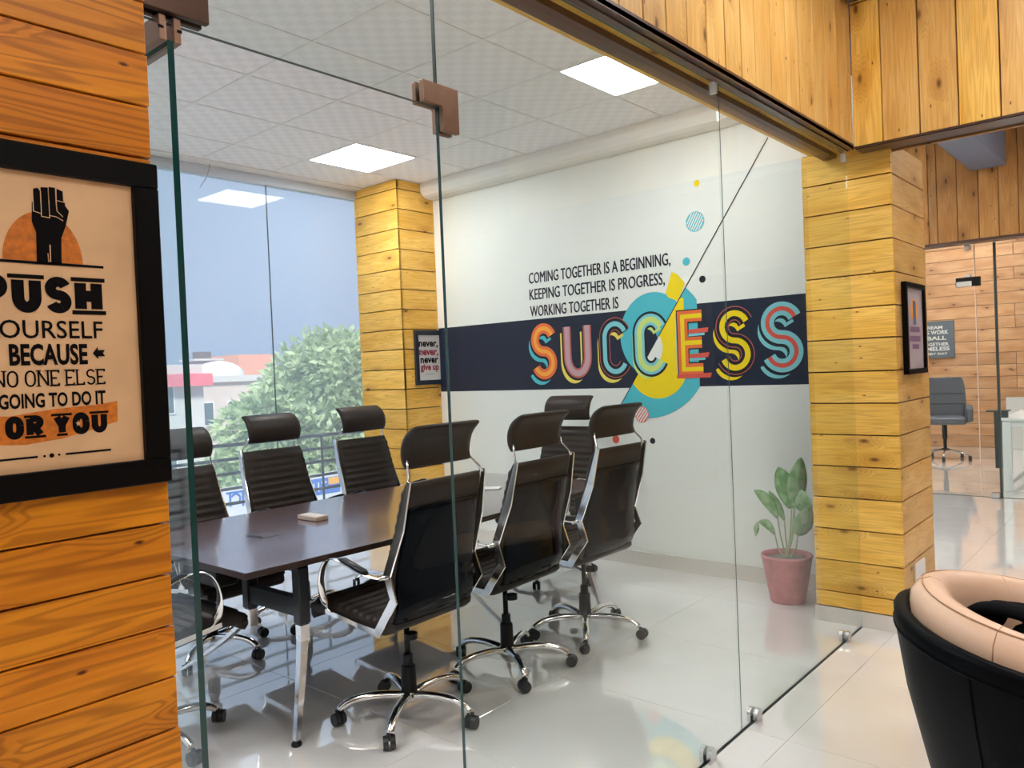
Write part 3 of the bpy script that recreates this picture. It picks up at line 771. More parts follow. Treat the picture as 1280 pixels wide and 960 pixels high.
def letter(ch, u0, u1, zb, h, w, layers, lay0):
    """layers: (du, dz, width, material)"""
    strokes = G[ch][1]
    for q, (du, dz, wd, mt) in enumerate(layers):
        ps = []
        for s_ in strokes:
            ps += ribbon([(u0 + w / 2 + p[0] * (u1 - u0 - w) + du, zb + w / 2 + p[1] * (h - w) + dz) for p in s_], wd)
        printed('letter_' + {'Eb': 'e'}.get(ch, ch.lower()), ps, mt, MP, mural, lay0 + q)
zb, h = 1.372, .442
SH = (-.034, -.050)
letter('S', -3.985, -3.732, zb, h, .078, [(*SH, .066, TEAL), (-.008, -.012, .092, DK), (0, 0, .080, ORED), (0, 0, .032, ORG)], 5)
letter('U', -3.664, -3.400, zb, h - .006, .074, [(-.036, -.046, .060, LEMON), (-.008, -.012, .086, DK), (0, 0, .074, ROSE), (0, 0, .046, GRY)], 5)
letter('C', -3.326, -3.052, zb - .006, h + .002, .092, [(*SH, .064, LEMON), (-.008, -.012, .098, DK), (0, 0, .094, ROSE), (0, 0, .082, DK), (0, 0, .036, LBL)], 5)
letter('C', -3.030, -2.750, zb, h + .01, .100, [(-.026, -.034, .070, LIME), (0, 0, .114, DK), (0, 0, .080, LBL), (0, 0, .040, LIME)], 5)
letter('Eb', -2.672, -2.450, zb, h - .004, .075, [(-.018, -.008, .070, LBL), (0, 0, .094, DK), (0, 0, .078, ORED), (0, 0, .030, YEL)], 5)
letter('S', -2.388, -2.122, zb - .010, h + .010, .092, [(*SH, .064, YEL), (-.008, -.012, .100, DK), (0, 0, .094, ROSE), (0, 0, .082, DK), (0, 0, .038, YEL)], 5)
letter('S', -2.074, -1.806, zb - .004, h + .006, .086, [(-.034, -.048, .066, LBL), (-.008, -.012, .100, DK), (0, 0, .086, LBL), (0, 0, .028, RED)], 5)
for u0_, u1_, z_ in ((-2.590, -2.450, 1.668), (-2.590, -2.450, 1.500), (-2.690, -2.438, 1.362)):
    printed('letter_e_bar', [[(u0_, z_ + .012), (u1_ + .012, z_ + .020), (u1_ + .002, z_ - .012), (u0_, z_ - .014)]], RED, MP, mural, 9)
    if z_ > 1.4: printed('letter_e_bar', [[(u0_, z_ - .018), (u1_ - .02, z_ - .014), (u1_ - .02, z_ - .030), (u0_, z_ - .034)]], LBL, MP, mural, 9)
for t_, u1_, z_ in (('COMING TOGETHER IS A BEGINNING,', -2.712, 2.139), ('KEEPING TOGETHER IS PROGRESS,', -2.762, 2.008), ('WORKING TOGETHER IS', -3.151, 1.874)):
    fl_ = font_line(t_, -3.985, u1_, z_, .084, .0)
    printed('lettering', fl_ + [[(u + .0045, z + .002) for u, z in pl] for pl in fl_], TXT, MP, mural, 2)
printed('yellow_dot', disc(-2.487, 2.663, .022, n=24), YEL, MP, mural, 2)
printed('blue_dot', disc(-2.587, 2.147, .028, n=24), TEAL, MP, mural, 2)
printed('black_dot', disc(-2.472, 2.014, .024, n=24), DK, MP, mural, 2)
printed('black_dot', disc(-2.905, .908, .022, n=24), DK, MP, mural, 4)
printed('red_dot', disc(-3.216, .912, .030, n=24), RED, MP, mural, 4)
def hatched(cu, cz, r, mt, ang, n, w, lay, rim=.004, base=None):
    if base: printed('hatched_dot', disc(cu, cz, r), base, MP, mural, lay - 1)
    ps = ribbon(arc(cu, cz, r, r, 0, 360, 36), rim); ca, sa = math.cos(ang), math.sin(ang)
    for k in range(n):
        d = -r + 2 * r * (k + .5) / n; l = math.sqrt(max(r * r - d * d, 0)) * .97
        ps += ribbon([(cu - ca * l - sa * d, cz - sa * l + ca * d), (cu + ca * l - sa * d, cz + sa * l + ca * d)], w)
    printed('hatched_dot', ps, mt, MP, mural, lay)
LB2 = C('mural_pale_blue', (.42, .66, .68))
hatched(-2.510, 2.408, .066, TEAL, math.radians(60), 8, .0075, 3, rim=.005, base=MWH)
hatched(-2.985, 1.097, .056, RED, math.radians(52), 6, .008, 8, base=MWH)

# ================================================================ POSTERS
def framed(name, loc, w, h, fw, depth, label, cat, paper, rz=0.0, fmat=None):
    """hangs on a wall facing local -y; origin at the back centre"""
    t = tag(empty(name, loc, rz), label, cat)
    f_ = MB(); W, H_ = w / 2, h / 2
    f_.box(-W, W, -depth, 0, H_ - fw, H_).box(-W, W, -depth, 0, -H_, -H_ + fw).box(-W, -W + fw, -depth, 0, -H_ + fw, H_ - fw).box(W - fw, W, -depth, 0, -H_ + fw, H_ - fw)
    bevel(f_.build('frame', fmat or FRAME_BLACK, t), .002, 1)
    MB().box(-W + fw, W - fw, -depth * .45, -.001, -H_ + fw, H_ - fw).build('print', paper, t)
    return t, (lambda u, z, d, D=depth * .45: (u, -D - .0003 - d, z))
# big motivational poster: x .2585 .. .611, z 1.291 .. 1.813
PCX, PCZ = .4345, 1.552
poster, PP_ = framed('framed_poster', (PCX, 1.3015, PCZ), .353, .523, .040, .022,
                     'large black framed poster reading PUSH YOURSELF on the orange plank wall', 'poster', WARMLIT_CREAM)
def pp(name, polys, mat, layer=2): return printed(name, [[(u - PCX, z - PCZ) for u, z in pl] for pl in polys], mat, PP_, poster, layer, .0003)
pp('half_sun', [[(.4375 + .0545 * math.cos(PI * k / 30), 1.642 + .0745 * math.sin(PI * k / 30)) for k in range(31)]], ORANGE, 1)
pp('rule', rect(.345, .522, 1.6375, 1.6415), INK, 3)
# raised fist: forearm, palm, four fingers, thumb
pp('fist_print', [[(.4275, 1.640), (.4615, 1.640), (.463, 1.680), (.470, 1.699), (.4755, 1.722), (.470, 1.73), (.425, 1.73), (.4235, 1.70), (.4285, 1.685)],
                  [(.4255, 1.715), (.4365, 1.7125), (.4365, 1.7475), (.4335, 1.7515), (.4275, 1.7495)], [(.4375, 1.709), (.4475, 1.709), (.4475, 1.754), (.4375, 1.753)],
                  [(.4485, 1.712), (.4575, 1.712), (.4575, 1.755), (.4485, 1.755)], [(.4585, 1.72), (.4685, 1.72), (.4680, 1.751), (.4595, 1.754)],
                  [(.4580, 1.712), (.4700, 1.722), (.4705, 1.734), (.4590, 1.736)]], INK, 3)
pp('fist_lines', ribbon([(.4265, 1.7475), (.4265, 1.716), (.4368, 1.7135), (.4368, 1.7095), (.448, 1.7085), (.448, 1.735), (.448, 1.712), (.4575, 1.711), (.4665, 1.706)], .0011)
   + ribbon([(.4372, 1.748), (.4370, 1.713)], .0011) + ribbon([(.4580, 1.75), (.4578, 1.736), (.470, 1.7345)], .0011) + ribbon([(.4578, 1.736), (.4585, 1.720), (.4665, 1.712)], .0011)
   + ribbon([(.4460, 1.642), (.4465, 1.668)], .0016) + ribbon([(.4435, 1.642), (.4430, 1.655)], .0010), WARMLIT_CREAM, 4)
a_, b__ = .351, .518
pp('lettering', slab_line('PUSH', a_, b__, 1.5645, .057, .30, serif=.55, gap=.10), INK)
pp('lettering', font_line('YOURSELF', a_, .516, 1.5275, .0265, .008), INK)
pp('lettering', font_line('BECAUSE', .385, .492, 1.4875, .0315, .035), INK)
pp('arrow', [[(.4995, 1.5045), (.5075, 1.5145), (.5075, 1.4945)], [(.507, 1.5095), (.518, 1.5095), (.5150, 1.5045), (.507, 1.5045)], [(.507, 1.5045), (.5150, 1.5045), (.518, 1.4995), (.507, 1.4995)]], INK)
pp('arrow', [[(.3725 - .0, 1.5045), (.3645, 1.5145), (.3645, 1.4945)], [(.354, 1.5095), (.365, 1.5095), (.365, 1.4995), (.354, 1.4995)]], INK)
pp('lettering', slab_line('NO ONE ELSE', a_ + .012, .5165, 1.4555, .0245, .11, serif=1.6, gap=.12), INK)
pp('lettering', font_line('IS GOING TO DO IT', a_, .5155, 1.4245, .0215, .030), INK)
pp('brush_band', [[(.34, 1.376), (.40, 1.371), (.45, 1.376), (.49, 1.385), (.532, 1.396), (.533, 1.428), (.50, 1.424), (.44, 1.421), (.38, 1.414), (.34, 1.418)]], ORANGE, 1)
pp('lettering', slab_line('FOR YOU', a_, .516, 1.380, .034, .30, serif=.5, gap=.10), INK)
pp('star', [[(.4735 + (.0042 if k % 2 == 0 else .0018) * math.sin(PI * k / 5), 1.397 + (.0048 if k % 2 == 0 else .002) * math.cos(PI * k / 5)) for k in range(10)]], WARMLIT_CREAM, 3)
pp('rule', rect(.349, .4155, 1.3505, 1.3535) + rect(.4535, .5195, 1.3505, 1.3535) + disc(.4245, 1.352, .0018, n=10) + disc(.4343, 1.352, .0034, n=14) + disc(.4445, 1.352, .0018, n=10), INK)

# small framed print on the window column
PAPER = plain('white_print_paper', (.70, .70, .68), .5); CRIM = plain('crimson_ink', (.30, .012, .03), .5)
pr, PL2 = framed('framed_print', (4.739, 5.048, 1.597), .336, .476, .040, .024, 'small dark framed print reading never give up on the window column', 'picture', PAPER,
                 fmat=plain('dark_slate_frame', (.022, .028, .04), .4))
def p2(text, u0, u1, z, cap, mt): printed('lettering', font_line(text, u0 - 4.739, u1 - 4.739, z - 1.597, cap, .035), mt, PL2, pr, 2)
p2('never,', 4.620, 4.846, 1.690, .066, INK); p2('never,', 4.622, 4.848, 1.616, .066, CRIM); p2('never', 4.632, 4.846, 1.547, .066, INK); p2('give up', 4.630, 4.850, 1.485, .060, CRIM)
printed('small_rule', rect(-.05, .05, -.147, -.143), plain('grey_ink', (.3, .3, .3), .5), PL2, pr, 2)

# framed print on the far side of the big column
pr3, PL3 = framed('framed_print', (4.667, 1.134, 1.588), .40, .49, .028, .026, 'black framed print hanging on the right side of the big plank column', 'picture', plain('pale_lilac_paper', (.46, .38, .40), .5))
printed('artwork', disc(0, .10, .075, .06), ORG, PL3, pr3, 1)
printed('artwork', rect(-.10, .10, -.02, .01) + rect(-.11, .11, -.07, -.04) + rect(-.06, .08, -.11, -.085), plain('art_purple', (.22, .12, .22), .5), PL3, pr3, 2)
printed('artwork', rect(-.03, .03, .02, .15), plain('art_blue', (.10, .12, .25), .5), PL3, pr3, 3)
tag(MB().cbox(4.545, 4.73, 1.122, 1.1345, .195, .325, .003).build('switch_plate', plain('white_switch', (.8, .78, .76), .3)), 'white switch plate low on the right face of the big plank column', 'switch plate')

# grey sign on the far plank wall
sgn = tag(empty('wall_sign', (13.545, 2.98, 1.65)), 'grey square sign with white lettering on the far plank wall', 'sign')
MB().cbox(-.02, 0, -.28, .30, -.28, .29, .004).build('board', plain('slate_sign', (.10, .12, .15), .5), sgn)
SL = lambda u, z, d: (-.0206 - d, -u, z)
for t_, a, b, z, c in (('DREAM', -.16, .12, .17, .05), ('BIG WORK', -.18, .20, .09, .06), ('BALL', -.10, .17, .0, .06), ('TOGETHER', -.19, .20, -.09, .05), ('TIMELESS', -.20, .21, -.165, .06), ('EVERY DAY', -.17, .18, -.23, .035)):
    printed('lettering', [p for p in font_line(t_, a, b, z, c, .03)], PAPER, SL, sgn, 1)
# ================================================================ OFFICE CHAIR (faces local +y, origin on the floor)
def halfw(z):            # half width of the shell by height on the back
    if z > .66: return .238 - (z - .66) * .075
    return .238
def make_chair():
    t = empty('office_chair')
    # seat and back in one sling, cross-ribbed on the sitter's side
    path = catmull([(.335, .425), (.345, .455), (.320, .487), (.22, .498), (.08, .478), (-.04, .466), (-.12, .478), (-.165, .53), (-.170, .62), (-.178, .70), (-.215, .86), (-.262, 1.035)], 14)
    n = len(path); Ls = [0.0]
    for i in range(1, n): Ls.append(Ls[-1] + (path[i] - path[i - 1]).length)
    def section(i, th0, th1, hw, ribs):
        d = (path[min(i + 1, n - 1)] - path[max(i - 1, 0)]).normalized(); nn = Vector((d.y, -d.x))   # toward the sitter
        rb = ribs * abs(math.sin(Ls[i] / .043 * PI)) ** .6 if ribs else 0
        p = path[i]; out = []
        for fx, ft in ((-1, .0), (-.985, .7), (-.94, 1), (-.5, 1), (0, 1), (.5, 1), (.94, 1), (.985, .7), (1, .0)):
            q = p + nn * (th1 * ft + rb * (1 if abs(fx) < .96 else 0)); out.append((fx * hw, q.x, q.y))
        for fx in (.985, .9, 0, -.9, -.985):
            q = p - nn * th0 * (1 if abs(fx) < .95 else .6); out.append((fx * hw, q.x, q.y))
        return out
    rs = []
    for i in range(n):
        z = path[i].y if Ls[i] > .5 else 0
        hw = halfw(path[i].y) if Ls[i] > .42 else .238
        e = min(Ls[i], Ls[-1] - Ls[i]); k = min(1, .35 + e / .03)
        th0 = .022 if Ls[i] > .55 else .045
        rs.append(section(i, th0 * k, .014 * k, hw - (.012 if Ls[i] < .05 else 0), .015 if .09 < Ls[i] < Ls[-1] - .03 else 0))
    b_ = MB(); b_.rings(rs); b_.build('seat_sling', LEATHER, t, smooth=True)
    # glossy black rear panel
    rs = []
    for i in range(n):
        if Ls[i] < .50 or Ls[i] > Ls[-1] - .085: continue
        d = (path[min(i + 1, n - 1)] - path[max(i - 1, 0)]).normalized(); nn = Vector((d.y, -d.x)); p = path[i]; hw = halfw(p.y) - .014
        o_ = .024; row = []
        for fx, bb in ((-1, .0), (-.93, .008), (-.5, .012), (0, .014), (.5, .012), (.93, .008), (1, .0)):
            q = p - nn * (o_ + bb); row.append((fx * hw, q.x, q.y))
        for fx in (.9, -.9):
            q = p - nn * (o_ - .008); row.append((fx * hw, q.x, q.y))
        rs.append(row)
    MB().rings(rs).build('rear_panel', GLOSSP, t, smooth=True)
    # headrest
    hp = catmull([(-.236, 1.088), (-.226, 1.125), (-.232, 1.170), (-.255, 1.212), (-.298, 1.246)], 5); rs = []; m_ = len(hp)
    for i, p in enumerate(hp):
        d = (hp[min(i + 1, m_ - 1)] - hp[max(i - 1, 0)]).normalized(); nn = Vector((d.y, -d.x)); s_ = i / (m_ - 1)
        th = .026 * (math.sin(PI * (.12 + .80 * s_)) ** .7); hw = .186 + .004 * math.sin(PI * s_)
        rs.append([(fx * hw, (p + nn * th * ft).x, (p + nn * th * ft).y) for fx, ft in ((-1, 0), (-.97, .7), (-.85, 1), (0, 1.1), (.85, 1), (.97, .7), (1, 0), (.97, -.5), (.8, -.7), (0, -.75), (-.8, -.7), (-.97, -.5))])
    hr = MB().rings(rs).build('headrest', LEATHER, t, smooth=True)
    for s_ in (-1, 1):
        MB().tube([(s_ * .208, -.272, 1.030), (s_ * .205, -.270, 1.055), (s_ * .182, -.244, 1.095), (s_ * .178, -.240, 1.12)], .005, 8).build('headrest_rod', CHROME, hr, smooth=True)
    # chrome side frames, flat bar
    for s_ in (-1, 1):
        P = [(-.285, 1.045), (-.238, .86), (-.170, .678), (-.205, .585), (-.098, .442), (.02, .455), (.225, .480)]
        W_ = [.216, .228, .245, .247, .245, .245, .243]
        rs = []
        for i, (y, z) in enumerate(P):
            a, c = Vector(P[max(i - 1, 0)]), Vector(P[min(i + 1, len(P) - 1)]); d = (c - a).normalized(); nn = Vector((-d.y, d.x))
            hwid = (.010 if i in (0,) else .020) if i < 5 else .011
            rs.append([(s_ * W_[i] - .004, y + nn.x * hwid, z + nn.y * hwid), (s_ * W_[i] + .004, y + nn.x * hwid, z + nn.y * hwid),
                       (s_ * W_[i] + .004, y - nn.x * hwid, z - nn.y * hwid), (s_ * W_[i] - .004, y - nn.x * hwid, z - nn.y * hwid)])
        bevel(MB().rings(rs).build('side_frame', CHROME, t), .0015, 1)
        # arm: flat chrome loop with a dark pad
        ap = catmull([(-.150, .668), (-.10, .674), (-.02, .694), (.05, .714), (.105, .720), (.155, .705), (.192, .65), (.203, .57), (.195, .51), (.175, .482)], 4)
        arm = MB().tube([(s_ * (.262 + .018 * min(1, i / 6) - .030 * max(0, (i - 26) / 10)), p.x, p.y) for i, p in enumerate(ap)], .004, 8, rx=.016, upv=(0, .3, 1)).build('armrest', CHROME, t, smooth=True)
        MB().tube([(s_ * .279, -.09, .684), (s_ * .279, -.07, .692), (s_ * .279, -.02, .705), (s_ * .279, .05, .7235), (s_ * .279, .07, .724)], [.003, .008, .009, .008, .003], 8, rx=[.012, .019, .019, .019, .012]).build('arm_pad', BLACKP, arm, smooth=True)
        MB().cyl((s_ * .240, -.155, .668), (s_ * .270, -.150, .668), .009).build('arm_bracket', CHROME, arm, smooth=False)
    # mechanism, gas lift, five-star base
    mc = MB().cbox(-.075, .075, -.06, .12, .398, .432, .008)
    mc.build('tilt_mechanism', BLACKP, t)
    MB().cyl((-.07, -.10, .395), (-.07, -.10, .372), .028).build('tension_knob', BLACKP, t)
    MB().lathe([(.0125, .26), (.0125, .40)], 14).build('gas_rod', BLACKP, t, smooth=True)
    MB().lathe([(.034, .105), (.031, .215), (.029, .222), (.023, .226), (.022, .262), (.019, .268)], 18).build('gas_sleeve', BLACKP, t)
    MB().lathe([(.030, .070), (.036, .085), (.036, .108), (.028, .116)], 20).build('base_hub', CHROME, t, smooth=True)
    for k in range(5):
        th = 2 * PI * k / 5 + .35
        pts = [(.025, .096), (.09, .104), (.16, .106), (.22, .100), (.265, .085), (.295, .063)]
        c_, s2 = math.cos(th), math.sin(th)
        lg = MB().tube([(r * c_, r * s2, z) for r, z in catmull(pts, 3)], [.0165] * 8 + [.0155] * 8, 8, rx=[.023 - .0004 * i for i in range(16)]).build('base_leg', CHROME, t, smooth=True)
        cs = MB(); a2 = th + .9 + k * 1.3; ca, sa = math.cos(a2), math.sin(a2)
        cx, cy = .303 * c_, .303 * s2
        cs.cyl((cx, cy, .040), (cx, cy, .062), .008, .008, 10)
        ox, oy = cx + ca * .010, cy + sa * .010
        for d in (-1, 1):
            cs.cyl((ox - sa * .004 * d, oy + ca * .004 * d, .028), (ox - sa * .024 * d, oy + ca * .024 * d, .028), .028, .026, 14)
        cs.build('caster', RUBBER, lg)
    return t

chair0 = make_chair()
GRP = 'high-back office chairs around the conference table'
CH = [  # x, y, heading, height offset, label
    (2.185, 2.535, .03, 0, 'dark office chair seen from behind, nearest the open door, on the near table side'),
    (2.830, 2.545, .02, 0, 'dark office chair seen from behind, middle of the three on the near table side'),
    (3.450, 2.520, -.02, 0, 'dark office chair seen from behind, nearest the SUCCESS mural on the near table side'),
    (2.740, 4.100, PI + .06, -.012, 'ribbed dark office chair facing us, middle one along the window side'),
    (3.445, 4.110, PI + .04, -.008, 'ribbed dark office chair facing us beside the window column'),
    (2.075, 3.990, PI + .05, -.05, 'ribbed dark office chair facing us, behind the open glass door leaf'),
    (4.250, 3.350, PI / 2 + .05, 0, 'dark office chair at the table head in front of the mural'),
    (1.355, 3.200, -PI / 2 + .02, 0, 'dark office chair at the near left table end with chrome armrest, behind the glass door'),
]
base_spin = [69, 21, 0, 10, 35, 75, 50, -7]
for i, (x, y, rz, dz, lab) in enumerate(CH):
    c_ = chair0 if i == 0 else copy_tree(chair0)
    c_.location = (x, y, 0); c_.rotation_euler = (0, 0, rz)
    tag(c_, lab, 'chair', GRP)
    for ch in c_.children:
        if ch.name.startswith('base_leg') or ch.name.startswith('base_hub'):
            ch.rotation_euler = (0, 0, math.radians(base_spin[i]) - rz - .35)
        elif dz and not ch.name.startswith('gas_sleeve'):
            ch.location.z += dz

# ================================================================ CONFERENCE TABLE
tb = tag(empty('conference_table', (2.80, 3.27, 0)), 'long dark wood conference table in the middle of the glass meeting room', 'table')
b_ = MB(); X0, X1, Y0, Y1 = -1.265, 1.265, -.590, .600
def trp(z, i): return [(X0 + i, Y0 + i, z), (0, Y0 - .03 + i, z), (X1 - i, Y0 + i, z), (X1 - i, Y1 - i, z), (0, Y1 + .03 - i, z), (X0 + i, Y1 - i, z)]
b_.rings([trp(.708, .004), trp(.711, 0), trp(.733, 0), trp(.735, .002)], cap=True)
b_.m = [0] * len(b_.m); b_.m[-1] = 1
b_.build('tabletop', None, tb, mats=[TABLE_EDGE, TABLE])
for xs_ in (-1, 1):
    xr = xs_ * .975; ya, yb = -.51, -.12
    fr = MB()
    fr.box(xr - .02, xr + .02, ya + .02, yb - .02, .485, .56)
    fr.box(xr - .025, xr + .025, ya - .02, .48, .672, .7075)
    fr.build('leg_frame', STEELB, tb)
    for yy, foot in ((ya, (xr + xs_ * .087, ya - .053)), (yb, (xr + xs_ * .065, yb + .67))):
        lg = MB().cbox(xr - .026, xr + .026, yy - .026, yy + .026, .455, .690, .005).build('leg', STEELB, tb)
        MB().cbox(xr - .021, xr + .021, yy - .021, yy + .021, .375, .455, .003).build('chrome_sleeve', CHROME, lg)
        fx, fy = foot; rs = []
        for k in range(9):
            t_ = k / 8; q = t_ ** 1.25; w_ = .018 - .007 * t_
            cx, cy, z = xr + (fx - xr) * q, yy + (fy - yy) * q, .44 + (.018 - .44) * t_
            rs.append([(cx + sx * w_, cy + sy * w_, z) for sx, sy in ((-1, -1), (1, -1), (1, 1), (-1, 1))])
        MB().rings(rs).build('chrome_foot', CHROME, lg)
        MB().lathe([(.020, 0), (.022, .008), (.014, .022)], 16, (fx, fy)).build('glide', BLACKP, lg)
MB().box(-.97, .97, -.30, -.26, .66, .7075).box(-.97, .97, .28, .32, .66, .7075).build('under_rail', STEELB, tb)
MB().cbox(-1.18, -1.08, -.22, .10, .60, .7075, .008).build('cable_tray', BLACKP, tb)
# items on the table top
fl = tag(empty('cable_flap', (1.975, 3.268, .7355), .05), 'flush metal cable flap set into the table top near its left end', 'cable flap')
MB().cbox(-.055, .055, -.060, .060, 0, .002, .0006).build('plate', plain('flap_plate', (.20, .17, .2), .2, metal=.6), fl)
MB().box(-.052, -.038, -.055, .055, .002, .003).build('slot', BLACKP, fl)
ph = tag(empty('small_box', (2.335, 3.395, .7355), .02), 'flat beige box lying on the conference table', 'box')
bevel(MB().box(-.038, .038, -.080, .080, 0, .022).build('box_body', plain('beige_box', (.42, .33, .27), .4), ph), .004)
MB().box(-.033, .033, -.074, .074, .022, .0235).build('box_lid', plain('box_lid_white', (.55, .48, .42), .4), ph)
pn = tag(empty('notepad', (3.51, 3.25, .7355), .5), 'small pale notepad lying at the mural end of the conference table', 'notepad')
MB().box(-.05, .05, -.07, .07, 0, .006).build('pages', plain('paper_white', (.7, .7, .68), .5), pn)
MB().box(-.05, .05, .055, .072, .006, .009).build('binding', BLACKP, pn)

# ================================================================ POTTED PLANT
pt = tag(empty('potted_plant', (4.60, 1.850, 0)), 'leafy green plant in a dusty pink pot on the floor beside the big column', 'plant')
POT = plain('dusty_pink_pot', (.56, .20, .21), .55, noise=.18, nscale=14)
MB().lathe([(.092, .004), (.098, 0), (.102, .008), (.145, .262), (.150, .272), (.148, .282), (.136, .282), (.130, .262), (.118, .20), (.02, .20)], 32).build('pot', POT, pt, smooth=True)
MB().lathe([(.126, .252), (.09, .258), (.03, .262), (.004, .264)], 24).build('soil', plain('grey_soil', (.20, .18, .16), .9, bump=.6, bscale=80), pt, smooth=True)
LEAFM = leaf_mat('banana_leaf', (.22, .42, .17), (.42, .60, .34), rib=True, trans=.2)
LEAFD = leaf_mat('dark_leaf', (.14, .32, .10), (.30, .50, .23), rib=True, trans=.2)
STEMM = plain('pale_stem', (.36, .44, .22), .5)
def big_leaf(base, tip, width, sag, mat, name='leaf', roll=0.0):
    """cupped blade with a midrib and rippled edge between two 3-D points"""
    B, T = Vector(base), Vector(tip); n = 14; ax = (T - B); L_ = ax.length
    view = Vector((-.9, -.4, .1)); side = ax.cross(view).normalized(); nrm = side.cross(ax.normalized()).normalized()
    side = (side * math.cos(roll) + nrm * math.sin(roll)).normalized(); nrm = ax.normalized().cross(side).normalized()
    vs, fs = [], []; K = (-1, -.66, -.33, 0, .33, .66, 1)
    for i in range(n + 1):
        s_ = i / n; w_ = width * (math.sin(PI * min(1, s_ * .93 + .05)) ** .75) * (1 - .25 * s_)
        if i == n: w_ = .002
        c_ = B + ax * s_ + Vector((0, 0, 1)) * sag * 4 * s_ * (1 - s_)
        for k in K:
            rip = .006 * math.sin(i * 1.9 + (1 if k > 0 else 2)) * abs(k)
            vs.append(c_ + side * k * w_ + nrm * (.22 * w_ * abs(k) + rip - (.002 if k == 0 else 0)))
    for i in range(n):
        for k in range(6):
            a = i * 7 + k; fs.append((a, a + 1, a + 8, a + 7))
    o = link_mesh(name, vs, fs, mat, pt, smooth=True)
    so = o.modifiers.new('thickness', 'SOLIDIFY'); so.thickness = .0015
    return o
def stem(p0, p1, bow=(0, 0, 0)):
    a, b = Vector(p0), Vector(p1); m_ = (a + b) / 2 + Vector(bow)
    MB().tube(catmull([a, m_, b], 5), [.006 - .00025 * i for i in range(11)], 8).build('stem', STEMM, pt, smooth=True)
LV = [  # base, tip, width, sag, mat   (y grows to the left in the picture)
    ((.00, -.055, .560), (-.02, -.115, .870), .062, .010, LEAFM),
    ((.00, -.040, .560), (.03, .045, .800), .066, .020, LEAFD),
    ((-.02, .040, .500), (-.06, .165, .665), .038, .030, LEAFM),
    ((-.02, -.070, .575), (-.05, -.180, .600), .070, .030, LEAFM),
    ((.02, .015, .480), (.03, .110, .650), .026, .015, LEAFD),
    ((-.03, .055, .400), (-.06, .150, .470), .028, .030, LEAFM),
]
for bs, tp, wd, sg, mt in LV:
    stem((random.uniform(-.012, .012), random.uniform(-.015, .015), .225), bs, (0, (bs[1]) * .25, 0)); big_leaf(bs, tp, wd, sg, mt)
big_leaf((-.01, -.075, .40), (-.04, -.165, .595), .060, -.01, LEAFM)
stem((0, 0, .225), (-.01, -.075, .41), (0, -.02, 0))
big_leaf((-.06, .150, .470), (-.075, .158, .385), .018, 0, LEAFM)
# ================================================================ TUB CHAIR (front right)
tc_ = tag(empty('tub_chair', (2.50, .285, 0)), 'black and tan leather tub chair in the right foreground', 'armchair')
BLK = plain('black_leather', (.0015, .002, .003), .45, bump=.2, bscale=250, spec=.07)
TAN = plain('tan_leather', (.74, .49, .335), .45, bump=.2, bscale=250, noise=.03, nscale=5)
SEAMT = plain('tan_piping', (.46, .25, .14), .5)
FRONT = -PI / 2                                   # opening looks toward -y
def rim_h(a):                                     # a = angle away from the back (0) .. pi at the front
    k = abs(a) / 2.2
    return .750 - .115 * min(1, k) ** 1.5
def rad(a, r0): return r0 * (1 + .05 * math.sin(abs(a)))
NA = 44; AM = 2.25
def wall_ring(f):                                 # f(a) -> closed profile list of (radius, z)
    rs = []
    for i in range(NA + 1):
        a = -AM + 2 * AM * i / NA; th = PI / 2 + .28 + a
        rs.append([(r * math.cos(th), r * math.sin(th), z) for r, z in f(a)])
    return rs
def shell_prof(a):
    h = rim_h(a); R_ = rad(a, .385)
    return [(R_ * .66, .13), (R_ * .80, .30), (R_ * .93, .52), (R_ * .995, h - .05), (R_, h - .018), (R_ - .008, h - .004), (R_ - .022, h), (R_ - .036, h - .006), (R_ - .045, h - .03), (R_ - .05, .45), (R_ * .60, .20), (R_ * .55, .13)]
sh = MB().rings(wall_ring(shell_prof)).build('outer_shell', BLK, tc_, smooth=True)
MB().rings(wall_ring(lambda a: [(rad(a, .385) - .0005 + .003 * math.cos(t), rim_h(a) - .052 + .003 * math.sin(t)) for t in [2 * PI * k / 6 for k in range(6)]])).build('shell_piping', BLK, sh, smooth=True)
for a in (-.62, .95):
    th = PI / 2 + .28 + a
    MB().tube([((r + .001) * math.cos(th), (r + .001) * math.sin(th), z) for r, z in shell_prof(a)[:4]], .003, 6).build('shell_seam', BLK, sh, smooth=True)
def pad_prof(a):
    h = rim_h(a) + .065; R_ = rad(a, .385) - .040; T = .115; c = R_ - T / 2
    pts = []
    for k in range(12):
        t = 2 * PI * k / 12
        pts.append((c + T / 2 * math.cos(t) * (1 if math.sin(t) > 0 else .95), h - .075 + .075 * math.sin(t) if math.sin(t) > 0 else h - .075 + .24 * math.sin(t)))
    return pts[::-1]
pd = MB().rings(wall_ring(pad_prof)).build('inner_pad', TAN, tc_, smooth=True)
def ring_tube(name, dr, dz, r, mat, par):
    pts = []
    for i in range(NA + 1):
        a = -AM + 2 * AM * i / NA; th = PI / 2 + .28 + a; R_ = rad(a, .385) - .040 - .0575 + dr
        pts.append((R_ * math.cos(th), R_ * math.sin(th), rim_h(a) + .065 + dz))
    MB().tube(pts, r, 6).build(name, mat, par, smooth=True)
ring_tube('pad_piping', .022, -.0045, .0020, SEAMT, pd)
for a in (-1.3, 1.05, -.1):
    th = PI / 2 + .28 + a
    MB().tube([((r + .001) * math.cos(th), (r + .001) * math.sin(th), z) for r, z in pad_prof(a)[6:12]], .0011, 6).build('pad_seam', SEAMT, pd, smooth=True)
MB().lathe([(.20, .30), (.27, .33), (.29, .38), (.27, .425), (.15, .44), (.01, .445)], 28, (0, -.04)).build('seat_cushion', TAN, tc_, smooth=True)
